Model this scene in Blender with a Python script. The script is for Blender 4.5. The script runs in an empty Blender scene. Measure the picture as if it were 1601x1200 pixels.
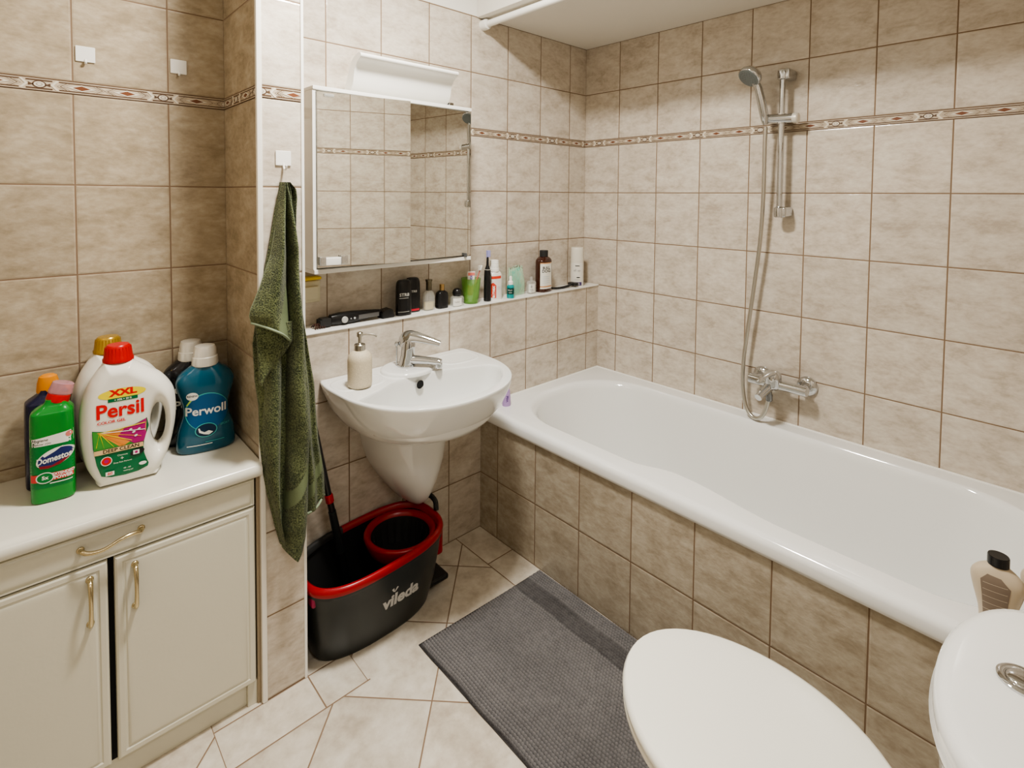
import bpy, bmesh, math, random
from mathutils import Vector, Matrix, noise
from mathutils.bvhtree import BVHTree
PI = math.pi; R = math.radians
C = bpy.context.scene.collection
random.seed(7)

# ------------------------------------------------------------------ materials
def sr(h):
    if isinstance(h, str):
        c = [int(h[i:i+2], 16)/255 for i in (0, 2, 4)]
        return tuple((x/12.92 if x <= .04045 else ((x+.055)/1.055)**2.4) for x in c)
    return h
def mat(name, col, rough=.4, metal=0, bump=0, bscale=200, spec=.5, trans=0, ior=1.45, var=0, vscale=20, coat=0, sheen=0, alpha=1):
    m = bpy.data.materials.new(name); m.use_nodes = True
    nt = m.node_tree; b = nt.nodes['Principled BSDF']; col = sr(col)
    b.inputs['Base Color'].default_value = (*col, 1)
    b.inputs['Roughness'].default_value = rough; b.inputs['Metallic'].default_value = metal
    b.inputs['Specular IOR Level'].default_value = spec
    b.inputs['Transmission Weight'].default_value = trans; b.inputs['IOR'].default_value = ior
    b.inputs['Coat Weight'].default_value = coat; b.inputs['Coat Roughness'].default_value = .06
    b.inputs['Sheen Weight'].default_value = sheen; b.inputs['Alpha'].default_value = alpha
    g = nt.nodes.new('ShaderNodeNewGeometry')
    if var or bump:
        n = nt.nodes.new('ShaderNodeTexNoise'); n.inputs['Scale'].default_value = vscale; n.inputs['Detail'].default_value = 4
        nt.links.new(g.outputs['Position'], n.inputs['Vector'])
    if var:
        r = nt.nodes.new('ShaderNodeValToRGB')
        r.color_ramp.elements[0].position = .3; r.color_ramp.elements[1].position = .7
        r.color_ramp.elements[0].color = (*[c*(1-var) for c in col], 1)
        r.color_ramp.elements[1].color = (*[min(1, c*(1+var)) for c in col], 1)
        nt.links.new(n.outputs['Fac'], r.inputs['Fac']); nt.links.new(r.outputs['Color'], b.inputs['Base Color'])
    if bump:
        n2 = nt.nodes.new('ShaderNodeTexNoise'); n2.inputs['Scale'].default_value = bscale
        nt.links.new(g.outputs['Position'], n2.inputs['Vector'])
        bp = nt.nodes.new('ShaderNodeBump'); bp.inputs['Strength'].default_value = 1; bp.inputs['Distance'].default_value = bump
        nt.links.new(n2.outputs['Fac'], bp.inputs['Height']); nt.links.new(bp.outputs['Normal'], b.inputs['Normal'])
    return m

def nodes(nt):
    L = nt.links
    def M(op, a, b=None, c=None):
        n = nt.nodes.new('ShaderNodeMath'); n.operation = op
        for i, v in enumerate((a, b, c)):
            if v is None: continue
            if isinstance(v, (int, float)): n.inputs[i].default_value = v
            else: L.new(v, n.inputs[i])
        return n.outputs[0]
    def MIX(f, a, b):
        n = nt.nodes.new('ShaderNodeMix'); n.data_type = 'RGBA'
        if isinstance(f, (int, float)): n.inputs['Factor'].default_value = f
        else: L.new(f, n.inputs['Factor'])
        for s, v in ((6, a), (7, b)):
            if isinstance(v, tuple): n.inputs[s].default_value = (*v, 1)
            else: L.new(v, n.inputs[s])
        return n.outputs[2]
    return M, MIX

Z0, TH = .0007, .2215
def stone(nt, M, MIX, vec, tid, dark, mid, light, streak=1.9, sc=12):
    """mottled glazed-stone colour: vec = 3 sockets, tid = per-tile number"""
    L = nt.links
    off = nt.nodes.new('ShaderNodeTexWhiteNoise'); off.noise_dimensions = '1D'; L.new(tid, off.inputs['W'])
    o3 = nt.nodes.new('ShaderNodeVectorMath'); o3.operation = 'SCALE'; o3.inputs['Scale'].default_value = 9; L.new(off.outputs['Color'], o3.inputs[0])
    cb = nt.nodes.new('ShaderNodeCombineXYZ')
    L.new(vec[0], cb.inputs[0]); L.new(vec[1], cb.inputs[1]); L.new(M('MULTIPLY', vec[2], streak), cb.inputs[2])
    ad = nt.nodes.new('ShaderNodeVectorMath'); ad.operation = 'ADD'; L.new(cb.outputs[0], ad.inputs[0]); L.new(o3.outputs[0], ad.inputs[1])
    n1 = nt.nodes.new('ShaderNodeTexNoise'); n1.inputs['Scale'].default_value = sc; n1.inputs['Detail'].default_value = 5; n1.inputs['Roughness'].default_value = .62; n1.inputs['Distortion'].default_value = .35
    L.new(ad.outputs[0], n1.inputs['Vector'])
    n2 = nt.nodes.new('ShaderNodeTexNoise'); n2.inputs['Scale'].default_value = sc*4.2; n2.inputs['Detail'].default_value = 4; n2.inputs['Roughness'].default_value = .6
    L.new(ad.outputs[0], n2.inputs['Vector'])
    f = M('ADD', M('MULTIPLY', n1.outputs['Fac'], .66), M('MULTIPLY', n2.outputs['Fac'], .34))
    r = nt.nodes.new('ShaderNodeValToRGB'); e = r.color_ramp.elements
    e[0].position = .36; e[0].color = (*dark, 1); e[1].position = .64; e[1].color = (*light, 1)
    m = e.new(.5); m.color = (*mid, 1)
    L.new(f, r.inputs['Fac'])
    br = M('ADD', M('MULTIPLY', off.outputs['Value'], .10), .95)
    sc_ = nt.nodes.new('ShaderNodeVectorMath'); sc_.operation = 'SCALE'; L.new(r.outputs['Color'], sc_.inputs[0]); L.new(br, sc_.inputs['Scale'])
    return sc_.outputs[0], n2.outputs['Fac'], off.outputs['Value']

def tile_mat(name, axis, u0, cols, plaster=True, tw=.2):
    m = bpy.data.materials.new(name); m.use_nodes = True; nt = m.node_tree; L = nt.links
    M, MIX = nodes(nt); b = nt.nodes['Principled BSDF']
    g = nt.nodes.new('ShaderNodeNewGeometry'); s = nt.nodes.new('ShaderNodeSeparateXYZ'); L.new(g.outputs['Position'], s.inputs[0])
    u = M('SUBTRACT', s.outputs[axis], u0); z = s.outputs[2]
    zz = M('SUBTRACT', M('SUBTRACT', z, M('MULTIPLY', M('GREATER_THAN', z, 1.5657), .03)), Z0)
    du = M('PINGPONG', u, tw/2); dv = M('PINGPONG', zz, TH/2); d = M('MINIMUM', du, dv)
    tid = M('ADD', M('FLOOR', M('DIVIDE', u, tw)), M('MULTIPLY', M('FLOOR', M('DIVIDE', zz, TH)), 17.3))
    col, fine, rnd = stone(nt, M, MIX, (s.outputs[0], s.outputs[1], z), tid, *cols)
    grout = M('LESS_THAN', d, .0019)
    soft = M('MULTIPLY', M('LESS_THAN', d, .0026), .25)
    col = MIX(soft, col, (.66, .56, .44)); col = MIX(grout, col, (.20, .135, .085))
    rough = M('ADD', .16, M('MULTIPLY', grout, .6))
    h = M('ADD', M('MULTIPLY', M('MINIMUM', M('DIVIDE', d, .005), 1), .0011), M('MULTIPLY', fine, .0006))
    if plaster:
        p = M('GREATER_THAN', z, 2.0275); col = MIX(p, col, (.78, .76, .71)); rough = M('MAXIMUM', rough, M('MULTIPLY', p, .8))
        h = M('MULTIPLY', h, M('SUBTRACT', 1, p))
    L.new(col, b.inputs['Base Color']); L.new(rough, b.inputs['Roughness'])
    bp = nt.nodes.new('ShaderNodeBump'); bp.inputs['Distance'].default_value = 1; bp.inputs['Strength'].default_value = 1
    L.new(h, bp.inputs['Height']); L.new(bp.outputs['Normal'], b.inputs['Normal'])
    return m

WALL = ((.43, .37, .30), (.545, .485, .41), (.625, .575, .50))
ALC_SHADED = ((.29, .235, .160), (.375, .31, .222), (.455, .39, .295))  # WALL tiles with the alcove's dim warm light put into the colour
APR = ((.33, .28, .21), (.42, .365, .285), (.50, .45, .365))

def floor_mat():
    m = bpy.data.materials.new('floor_tiles'); m.use_nodes = True; nt = m.node_tree; L = nt.links
    M, MIX = nodes(nt); b = nt.nodes['Principled BSDF']
    g = nt.nodes.new('ShaderNodeNewGeometry'); s = nt.nodes.new('ShaderNodeSeparateXYZ'); L.new(g.outputs['Position'], s.inputs[0])
    x, y = s.outputs[0], s.outputs[1]; P_ = .3585
    a = M('ADD', M('ADD', x, y), 1.869); c = M('SUBTRACT', M('SUBTRACT', y, x), .7205)
    q = 1/math.sqrt(2)
    dd = M('MULTIPLY', M('MINIMUM', M('PINGPONG', a, P_/2), M('PINGPONG', c, P_/2)), q)
    idd = M('ADD', M('FLOOR', M('DIVIDE', a, P_)), M('MULTIPLY', M('FLOOR', M('DIVIDE', c, P_)), 13.7))
    # straight strip along the bath
    ins = M('GREATER_THAN', x, -.851)
    ds = M('MINIMUM', M('ABSOLUTE', M('ADD', x, .851)), M('PINGPONG', M('ADD', y, .279), .127))
    ids = M('ADD', M('FLOOR', M('DIVIDE', M('ADD', y, .279), .254)), 91.2)
    # straight strip in front of the pillar
    ins2 = M('MULTIPLY', M('GREATER_THAN', y, -.41), M('MULTIPLY', M('GREATER_THAN', x, -1.739), M('LESS_THAN', x, -1.389)))
    d2 = M('MINIMUM', M('MINIMUM', M('ABSOLUTE', M('ADD', y, .41)), M('ABSOLUTE', M('ADD', y, .290))), M('MINIMUM', M('ABSOLUTE', M('ADD', x, 1.739)), M('MINIMUM', M('ABSOLUTE', M('ADD', x, 1.389)), M('ABSOLUTE', M('ADD', x, 1.506)))))
    id2 = M('ADD', M('GREATER_THAN', x, -1.506), M('ADD', 44.1, M('GREATER_THAN', y, -.29)))
    def sel(f, p, r): return M('ADD', M('MULTIPLY', r, f), M('MULTIPLY', p, M('SUBTRACT', 1, f)))
    # strip borders also bound the diagonal field
    dd = M('MINIMUM', dd, M('ABSOLUTE', M('ADD', x, .851)))
    inb = M('MULTIPLY', M('GREATER_THAN', x, -1.745), M('LESS_THAN', x, -1.383))
    dd = M('MINIMUM', dd, M('ADD', M('ABSOLUTE', M('ADD', y, .41)), M('SUBTRACT', 1, inb)))
    d = sel(ins2, sel(ins, dd, ds), d2); tid = sel(ins2, sel(ins, idd, ids), id2)
    col, fine, rnd = stone(nt, M, MIX, (x, y, s.outputs[2]), tid, (.46, .40, .325), (.60, .545, .46), (.71, .665, .585), 1, 8)
    grout = M('LESS_THAN', d, .0019); col = MIX(grout, col, (.24, .165, .11))
    L.new(col, b.inputs['Base Color']); L.new(M('ADD', .3, M('MULTIPLY', grout, .5)), b.inputs['Roughness'])
    h = M('ADD', M('MULTIPLY', M('MINIMUM', M('DIVIDE', d, .005), 1), .0009), M('MULTIPLY', fine, .001))
    bp = nt.nodes.new('ShaderNodeBump'); bp.inputs['Distance'].default_value = 1; L.new(h, bp.inputs['Height']); L.new(bp.outputs['Normal'], b.inputs['Normal'])
    return m

CER = mat('white_ceramic', (.74, .745, .725), .07, coat=.4)
ENAM = mat('bath_enamel', (.80, .805, .79), .09, coat=.3)
SEAT = mat('toilet_plastic', (.82, .81, .74), .22)
CHROME = mat('chrome', (.60, .61, .62), .06, 1)
CHROME2 = mat('satin_metal', (.50, .48, .43), .25, 1)
DARKCH = mat('dark_chrome', (.25, .26, .27), .15, 1)
HOSE = mat('metal_hose', (.55, .53, .48), .3, 1)
NOZ = mat('grey_nozzle_plate', (.13, .145, .14), .35)
MIRROR = mat('mirror_glass', (.80, .80, .76), .005, 1)
LACQ = mat('cream_lacquer', (.60, .58, .48), .28, bump=.0002, bscale=90)
TOPM = mat('cream_laminate', (.68, .66, .58), .18)
BRASS = mat('champagne_brass', (.62, .53, .34), .2, 1)
WHITEP = mat('white_plastic', (.80, .79, .75), .25)
WPAINT = mat('white_paint', (.74, .72, .67), .75, bump=.0003, bscale=120)
CEILM = mat('ceiling_paint', (.70, .675, .62), .85, bump=.0004, bscale=60)
TRIMM = mat('tile_edge_profile', (.76, .73, .66), .3)
BLACK = mat('black_plastic', (.012, .012, .013), .25)
BLACKM = mat('matt_black', (.02, .02, .02), .5)
DGREY = mat('charcoal_plastic', (.015, .019, .019), .33)
RECESS = mat('recess_shade', (.004, .004, .004), .8)  # near-black that stands in for shade inside gaps and holes
REDP = mat('red_plastic', (.30, .004, .009), .28)
GREYP = mat('grey_plastic', (.12, .12, .12), .35)
SILV = mat('silver_cap', (.66, .63, .56), .32, .35)
CLEAR = mat('clear_glass', (.70, .71, .68), .03, alpha=.28)
GREENG = mat('green_glass', (.20, .42, .09), .04, alpha=.5)
AMBERL = mat('pale_perfume', (.55, .46, .24), .1)

# ------------------------------------------------------------------ mesh helpers
def catmull(pts, n=6, closed=False):
    out = []; P = [Vector(p) for p in pts]; m = len(P)
    rng = range(m) if closed else range(m-1)
    for i in rng:
        g = (lambda k: P[k % m]) if closed else (lambda k: P[min(max(k, 0), m-1)])
        a, b, c, d = g(i-1), g(i), g(i+1), g(i+2)
        for j in range(n):
            t = j/n
            out.append(.5*((2*b) + (c-a)*t + (2*a-5*b+4*c-d)*t*t + (3*b-a-3*c+d)*t**3))
    if not closed: out.append(P[-1].copy())
    return out
def loft(bm, rings, cap0=True, cap1=True, mi=0, closed=True):
    vs = [[bm.verts.new(p) for p in r] for r in rings]; n = len(vs[0])
    for a, b in zip(vs, vs[1:]):
        for i in range(n if closed else n-1):
            j = (i+1) % n
            try: bm.faces.new((a[i], a[j], b[j], b[i])).material_index = mi
            except ValueError: pass
    if cap0: bm.faces.new(vs[0][::-1]).material_index = mi
    if cap1: bm.faces.new(vs[-1]).material_index = mi
    return vs
def box(bm, x0, x1, y0, y1, z0, z1, bev=0, seg=2, mi=0, mtx=None):
    t = bmesh.new(); bmesh.ops.create_cube(t, size=1)
    for v in t.verts: v.co = Vector(((x0+x1)/2+v.co.x*(x1-x0), (y0+y1)/2+v.co.y*(y1-y0), (z0+z1)/2+v.co.z*(z1-z0)))
    if bev: bmesh.ops.bevel(t, geom=t.edges[:], offset=bev, segments=seg, profile=.5, affect='EDGES')
    merge(bm, t, mi, mtx)
def merge(bm, t, mi=None, mtx=None):
    mp = {v: bm.verts.new((mtx @ v.co) if mtx else v.co) for v in t.verts}
    for f in t.faces:
        try:
            g = bm.faces.new([mp[v] for v in f.verts]); g.material_index = f.material_index if mi is None else mi
        except ValueError: pass
    t.free()
def lathe(bm, c, prof, seg=32, axis='z', mi=0, sx=1, sy=1, mtx=None, cap=True):
    rings = []
    for r, h in prof:
        ring = []
        for i in range(seg):
            a = 2*PI*i/seg; p = (r*math.cos(a)*sx, r*math.sin(a)*sy, h)
            if axis == 'x': p = (p[2], p[0], p[1])
            if axis == 'y': p = (p[0], p[2], p[1])
            v = Vector(p)
            if mtx: v = mtx @ v
            ring.append(v + Vector(c))
        rings.append(ring)
    return loft(bm, rings, cap, cap, mi)
def tube(bm, pts, r, seg=12, mi=0, cap=True, flat=1):
    pts = [Vector(p) for p in pts]; n = len(pts); rings = []
    up = Vector((0, 0, 1)) if abs((pts[1]-pts[0]).normalized().z) < .9 else Vector((1, 0, 0))
    for i, p in enumerate(pts):
        t = (pts[min(i+1, n-1)]-pts[max(i-1, 0)]).normalized()
        a = t.cross(up).normalized(); up = a.cross(t).normalized()
        rr = r[i] if isinstance(r, (list, tuple)) else r
        rings.append([p + (a*math.cos(2*PI*k/seg) + up*math.sin(2*PI*k/seg)*flat)*rr for k in range(seg)])
    loft(bm, rings, cap, cap, mi)
def sup(cx, cy, z, a, b, n=2.5, seg=48, rot=0, ox=0, oy=0):
    ring = []
    for i in range(seg):
        t = 2*PI*i/seg; c, s = math.cos(t), math.sin(t)
        x = a*math.copysign(abs(c)**(2/n), c)+ox; y = b*math.copysign(abs(s)**(2/n), s)+oy
        ring.append(Vector((cx+x*math.cos(rot)-y*math.sin(rot), cy+x*math.sin(rot)+y*math.cos(rot), z)))
    return ring
def prism(bm, poly, axis, a, b, mi=0):
    def mk(p, h): return {'x': (h, p[0], p[1]), 'y': (p[0], h, p[1]), 'z': (p[0], p[1], h)}[axis]
    loft(bm, [[Vector(mk(p, a)) for p in poly], [Vector(mk(p, b)) for p in poly]], mi=mi)
def finish(name, bm, mats, parent=None, loc=None, ang=35, recalc=True, wn=True):
    if recalc: bmesh.ops.recalc_face_normals(bm, faces=bm.faces[:])
    me = bpy.data.meshes.new(name); bm.to_mesh(me); bm.free()
    for m in (mats if isinstance(mats, (list, tuple)) else [mats]): me.materials.append(m)
    for p in me.polygons: p.use_smooth = True
    me.set_sharp_from_angle(angle=R(ang))
    o = bpy.data.objects.new(name, me); C.objects.link(o)
    if wn: w_ = o.modifiers.new('normals', 'WEIGHTED_NORMAL'); w_.keep_sharp = True; w_.weight = 50
    if parent is not None:
        base = WP[parent.name]
        me.transform(Matrix.Translation(-base)); o.parent = parent; WP[o.name] = base
    else:
        if loc is None:
            xs = [v.co for v in me.vertices]
            loc = Vector(((min(v.x for v in xs)+max(v.x for v in xs))/2, (min(v.y for v in xs)+max(v.y for v in xs))/2, min(v.z for v in xs)))
        loc = Vector(loc); me.transform(Matrix.Translation(-loc)); o.location = loc; WP[o.name] = loc
    return o
WP = {}
def thing(name, label, cat, loc, group=None):
    o = bpy.data.objects.new(name, None); C.objects.link(o); o.location = loc; o.empty_display_size = .05
    WP[o.name] = Vector(loc); o['label'] = label; o['category'] = cat
    if group: o['group'] = group
    return o
def tag(o, label, cat, group=None):
    o['label'] = label; o['category'] = cat
    if group: o['group'] = group
    return o
def struct(name, bm, mats, loc=None, **k):
    o = finish(name, bm, mats, loc=loc, **k); o['kind'] = 'structure'; return o
def B(): return bmesh.new()

# ---- printing on surfaces: flat shapes projected onto a bottle
def text_polys(body, size, bold=0, shear=0, align='CENTER', sx=1):
    cu = bpy.data.curves.new('lettering', 'FONT'); cu.body = body; cu.size = size; cu.offset = bold; cu.align_x = align; cu.align_y = 'CENTER'; cu.resolution_u = 3
    o = bpy.data.objects.new('lettering', cu); C.objects.link(o)
    dg = bpy.context.evaluated_depsgraph_get(); me = bpy.data.meshes.new_from_object(o.evaluated_get(dg))
    bpy.data.objects.remove(o); t = bmesh.new(); t.from_mesh(me); bpy.data.meshes.remove(me); bpy.data.curves.remove(cu)
    for v in t.verts: v.co.x = v.co.x*sx + shear*v.co.y
    return t
def poly2(pts):
    t = bmesh.new(); t.faces.new([t.verts.new((p[0], p[1], 0)) for p in pts]); return t
def ell(cx, cy, a, b, n=28, rot=0):
    return [(cx+a*math.cos(2*PI*i/n)*math.cos(rot)-b*math.sin(2*PI*i/n)*math.sin(rot), cy+a*math.cos(2*PI*i/n)*math.sin(rot)+b*math.sin(2*PI*i/n)*math.cos(rot)) for i in range(n)]
class Decal:
    """printed artwork laid on the surface of bm_target, seen along direction d"""
    def __init__(s, bvh, O, right, d): s.bm = B(); s.bvh = bvh; s.O = Vector(O); s.r = Vector(right).normalized(); s.d = Vector(d).normalized(); s.up = s.r.cross(s.d).normalized(); s.up *= 1 if s.up.z > 0 else -1; s.k = 0
    def add(s, t, mi, at=(0, 0), rot=0, maxl=.006, lift=None):
        s.k += 1; h = .0004+.00012*s.k if lift is None else lift
        bmesh.ops.triangulate(t, faces=t.faces[:])
        for _ in range(5):
            e = [e for e in t.edges if e.calc_length() > maxl]
            if not e: break
            bmesh.ops.subdivide_edges(t, edges=e, cuts=1)
            bmesh.ops.triangulate(t, faces=t.faces[:])
        last = None; mp = {}
        cr, sn = math.cos(rot), math.sin(rot)
        for v in t.verts:
            u, w = v.co.x*cr-v.co.y*sn+at[0], v.co.x*sn+v.co.y*cr+at[1]
            p = s.O + s.r*u + s.up*w
            hit, nor, _, _ = s.bvh.ray_cast(p - s.d*.3, s.d)
            mp[v] = None if hit is None else s.bm.verts.new(hit - s.d*h)
        for f in t.faces:
            if any(mp[v] is None for v in f.verts): continue
            try: s.bm.faces.new([mp[v] for v in f.verts]).material_index = mi
            except ValueError: pass
        t.free()
    def poly(s, pts, mi, **k): s.add(poly2(pts), mi, **k)
    def text(s, body, size, mi, at=(0, 0), rot=0, **k): s.add(text_polys(body, size, **k), mi, at, rot, maxl=.008)
    def rect(s, x0, x1, y0, y1, mi): s.poly([(x0, y0), (x1, y0), (x1, y1), (x0, y1)], mi)
    def done(s, name, mats, parent, label=None):
        bm = s.bm
        for f in bm.faces:
            f.normal_update()
            if f.normal.dot(s.d) > 0: f.normal_flip()
        o = finish(name, bm, mats, parent, recalc=False)
        if label: o['label'] = label
        return o

# ================================================================== SETTING
XL, YF, ZC = -2.25, -1.74, 2.42
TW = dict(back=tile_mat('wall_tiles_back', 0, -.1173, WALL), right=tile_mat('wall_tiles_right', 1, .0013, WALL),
          alc=tile_mat('wall_tiles_alcove', 0, -1.7579+.2-.2, ALC_SHADED), side=tile_mat('wall_tiles_pillar_side', 1, .0, ALC_SHADED, tw=.32),
          led=tile_mat('wall_tiles_ledge', 0, -.0865, WALL, False), pil=tile_mat('wall_tiles_pillar', 0, -1.5, WALL),
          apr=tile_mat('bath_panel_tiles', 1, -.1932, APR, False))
bm = B(); box(bm, -1.565, .1, 0, .12, 0, ZC); struct('wall_back', bm, TW['back'])
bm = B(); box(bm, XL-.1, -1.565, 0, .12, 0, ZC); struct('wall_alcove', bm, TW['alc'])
bm = B(); box(bm, 0, .12, YF-.12, .0, 0, ZC); struct('wall_right', bm, TW['right'])
bm = B(); box(bm, XL-.12, XL, YF-.12, 0, 0, ZC); struct('wall_left', bm, TW['right'])
bm = B(); box(bm, -1.5, .0, YF-.12, YF, 0, ZC); box(bm, XL, -2.2, YF-.12, YF, 0, ZC); box(bm, -2.2, -1.5, YF-.12, YF, 2.02, ZC)
struct('wall_front', bm, TW['back'])
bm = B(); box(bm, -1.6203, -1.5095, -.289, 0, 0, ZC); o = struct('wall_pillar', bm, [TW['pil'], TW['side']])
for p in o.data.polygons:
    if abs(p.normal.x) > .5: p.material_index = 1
bm = B(); box(bm, -1.5095, 0, -.092, 0, 0, .8835); struct('wall_ledge', bm, TW['led'])
bm = B(); box(bm, -.7325, -.70, YF, -.092, 0, .4395); struct('wall_bath_panel', bm, TW['apr'])
bm = B(); box(bm, XL-.1, .1, YF-1.3, .1, -.1, 0); struct('floor', bm, floor_mat())
bm = B(); box(bm, XL-.5, .2, YF-1.3, .2, ZC, ZC+.1); box(bm, -.69, 0, YF, 0, 2.0225, ZC, .004)
struct('ceiling', bm, CEILM)
# hallway beyond the doorway the picture is taken from
bm = B(); box(bm, -2.7, -.9, -3.0, -2.9, 0, ZC); box(bm, -2.8, -2.7, -3.0, YF-.12, 0, ZC); box(bm, -.9, -.8, -3.0, YF-.12, 0, ZC)
struct('wall_hall', bm, mat('hall_dark', (.16, .145, .125), .8))  # unseen hall, coloured dark so the chrome picks up dark reflections
bm = B()
for x0, x1, z0, z1 in ((-2.2, -2.17, 0, 2.02), (-1.53, -1.5, 0, 2.02), (-2.17, -1.53, 1.99, 2.02)): box(bm, x0, x1, YF-.13, YF+.008, z0, z1, .003)
struct('trim_1', bm, WHITEP)
# white tile-edge profiles on the pillar corners
bm = B(); box(bm, -1.6245, -1.611, -.2935, -.2805, 0, ZC, .003); struct('trim_2', bm, TRIMM)
bm = B(); box(bm, -1.5145, -1.5065, -.2925, -.2845, 0, ZC, .002); struct('trim_3', bm, WHITEP)
# skirting tile joint line and floor silicone under the cabinet wall
# ---- ledge board the toiletries stand on
bm = B(); box(bm, -1.5095, -.0005, -.0975, -.0002, .8835, .8895, .002)
tag(finish('ledge_shelf', bm, WHITEP), 'long narrow white ledge shelf holding the toiletries under the mirror', 'shelf')

# ---- patterned listello band (relief strip between the tiles)
BC = mat('listello_cream', (.50, .42, .32), .2, var=.12, vscale=60)
BB = mat('listello_brown', (.10, .06, .038), .3); BD = mat('listello_rust', (.17, .065, .032), .3)
BW = mat('listello_white', (.66, .61, .52), .25); BG = mat('listello_grey', (.33, .28, .23), .3)
def band(name, axis, a, b, plane, sign, knot):
    """axis: running axis ('x' or 'y'); plane: wall coordinate; sign: outward direction"""
    bm = B(); zb, zt = 1.5512, 1.5807; zm = (zb+zt)/2
    def put(pts, h, mi):
        q = []
        for u, z in pts:
            w = plane+sign*h; q.append(Vector((u, w, z)) if axis == 'x' else Vector((w, u, z)))
        q0 = [p.copy() for p in q]
        for p in q0:
            if axis == 'x': p.y = plane-sign*.001
            else: p.x = plane-sign*.001
        loft(bm, [q0, q], mi=mi)
    def clip(u): return min(max(u, a), b)
    def seg(pts, h, mi):
        us = [p[0] for p in pts]
        if max(us) <= a or min(us) >= b: return
        c = [(clip(u), z) for u, z in pts]
        if max(p[0] for p in c)-min(p[0] for p in c) < 1e-4: return
        put(c, h, mi)
    put([(a, zb), (b, zb), (b, zt), (a, zt)], .0012, 0)
    for z0, z1, mi in ((zb, zb+.0013, 1), (zt-.0013, zt, 1)): put([(a, z0), (b, z0), (b, z1), (a, z1)], .0015, mi)
    k0 = math.floor((a-knot)/.25)-1
    for k in range(k0, k0+int((b-a)/.25)+4):
        K = knot+.25*k
        for s in (-1, 1):
            zz = zm+s*.0095
            seg([(K+.036, zz-.0013), (K+.214, zz-.0013), (K+.214, zz+.0013), (K+.036, zz+.0013)], .0017, 1)
            seg([(K-.024, zz-.0016), (K+.024, zz-.0016), (K+.024, zz+.0016), (K-.024, zz+.0016)], .0017, 1)
        for dx in (-.079, .079):
            c = K+dx
            def dia(w, h): return [(c-w, zm), (c, zm-h), (c+w, zm), (c, zm+h)]
            seg(dia(.030, .0085), .0018, 4); seg(dia(.0275, .0076), .0019, 3); seg(dia(.0175, .0055), .0021, 2)
            for s in (-1, 1):
                for q, mi in ((.034, 4), (.040, 1), (.0455, 4)):
                    for v in (-1, 1):
                        seg([(c+s*q, zm), (c+s*(q+.0016), zm), (c+s*(q-.010), zm+v*.0075), (c+s*(q-.0116), zm+v*.0075)], .0018, mi)
        for s in (-1, 1):
            for v in (-1, 1):
                seg([(K+s*.020, zm), (K+s*.026, zm), (K+s*.036, zm+v*.0115), (K+s*.031, zm+v*.0115)], .0022, 3)
        for r0, mi, hh in ((.0115, 1, .0018), (.0088, 3, .0020), (.0055, 4, .0022), (.0035, 3, .0024)):
            pts = [(K+r0*1.15*math.cos(t*PI/7), zm+r0*.75*math.sin(t*PI/7)) for t in range(14)]
            seg(pts, hh, mi)
        for s in (-1, 1): seg([(K+s*.010, zm-.001), (K+s*.020, zm-.004), (K+s*.020, zm+.004)], .0018, 1)
    struct(name, bm, [BC, BB, BD, BW, BG], ang=10)
band('trim_4', 'x', -1.5095, -.0012, 0, -1, -.4894)
band('trim_5', 'y', YF, -.0012, 0, -1, -1.0878)
band('trim_6', 'x', XL, -1.6203, 0, -1, -1.7697)
band('trim_7', 'x', -1.611, -1.5145, -.289, -1, -1.612)
band('trim_8', 'y', -.2805, -.0012, -1.6203, -1, -.12)
band('trim_9', 'x', -1.5, -.0012, YF, 1, -.4894)

# ---- thin silicone joints round the bath
bm = B()
tube(bm, [(-.004, -.094, .489), (-.004, YF+.002, .489)], .005, 8); tube(bm, [(-.73, -.096, .489), (-.004, -.096, .489)], .005, 8)
struct('trim_10', bm, WHITEP)
# grey painted soffit edge pipe (curtain pipe)
t = thing('curtain_pipe', 'white pipe running from the mirror wall under the ceiling edge', 'pipe', (-.657, -.8, 1.985))
bm = B(); tube(bm, [(-.657, -.03, 1.998), (-.657, YF+.001, 1.998)], .0135, 20); finish('pipe', bm, WHITEP, t)
bm = B(); lathe(bm, (-.657, 0, 1.998), [(.0215, -.0005), (.0215, -.026), (.019, -.032), (.0135, -.034)], 24, 'y'); finish('end_flange', bm, WHITEP, t)

# ================================================================== BATHTUB
def rrect(x0, x1, y0, y1, r, z, n=12, m=10):
    """rounded rectangle with m points per straight side"""
    pts = []
    cs = [((x1-r[0], y1-r[0]), 0, r[0]), ((x0+r[1], y1-r[1]), 90, r[1]), ((x0+r[2], y0+r[2]), 180, r[2]), ((x1-r[3], y0+r[3]), 270, r[3])]
    for k, ((cx, cy), a0, rr) in enumerate(cs):
        arc = [(cx+rr*math.cos(R(a0+90*i/n)), cy+rr*math.sin(R(a0+90*i/n))) for i in range(n+1)]
        pts += arc
        (nx, ny), na, nr = cs[(k+1) % 4]
        nxt = (nx+nr*math.cos(R(na)), ny+nr*math.sin(R(na))); lx, ly = arc[-1]
        pts += [(lx+(nxt[0]-lx)*i/m, ly+(nxt[1]-ly)*i/m) for i in range(1, m)]
    return [Vector((p[0], p[1], z)) for p in pts]
t = thing('bathtub', 'long white enamelled bathtub behind the beige tiled panel', 'bathtub', (-.37, -.9, 0))
bm = B(); r0 = (.002, .004, .004, .002)
def sm(x): x = min(max(x, 0), 1); return x*x*(3-2*x)
def wob(pts, k):
    for p in pts:
        if p.x < -.4:   # the arm-rest swelling of the front edge
            b = sm((-p.y-.74)/.14)*(1-sm((-p.y-.90)/.30)); p.x += .040*b*k
    return pts
Mz = 30
def rr(x0, x1, y0, y1, r, z): return rrect(x0, x1, y0, y1, r, z, 12, Mz)
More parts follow.
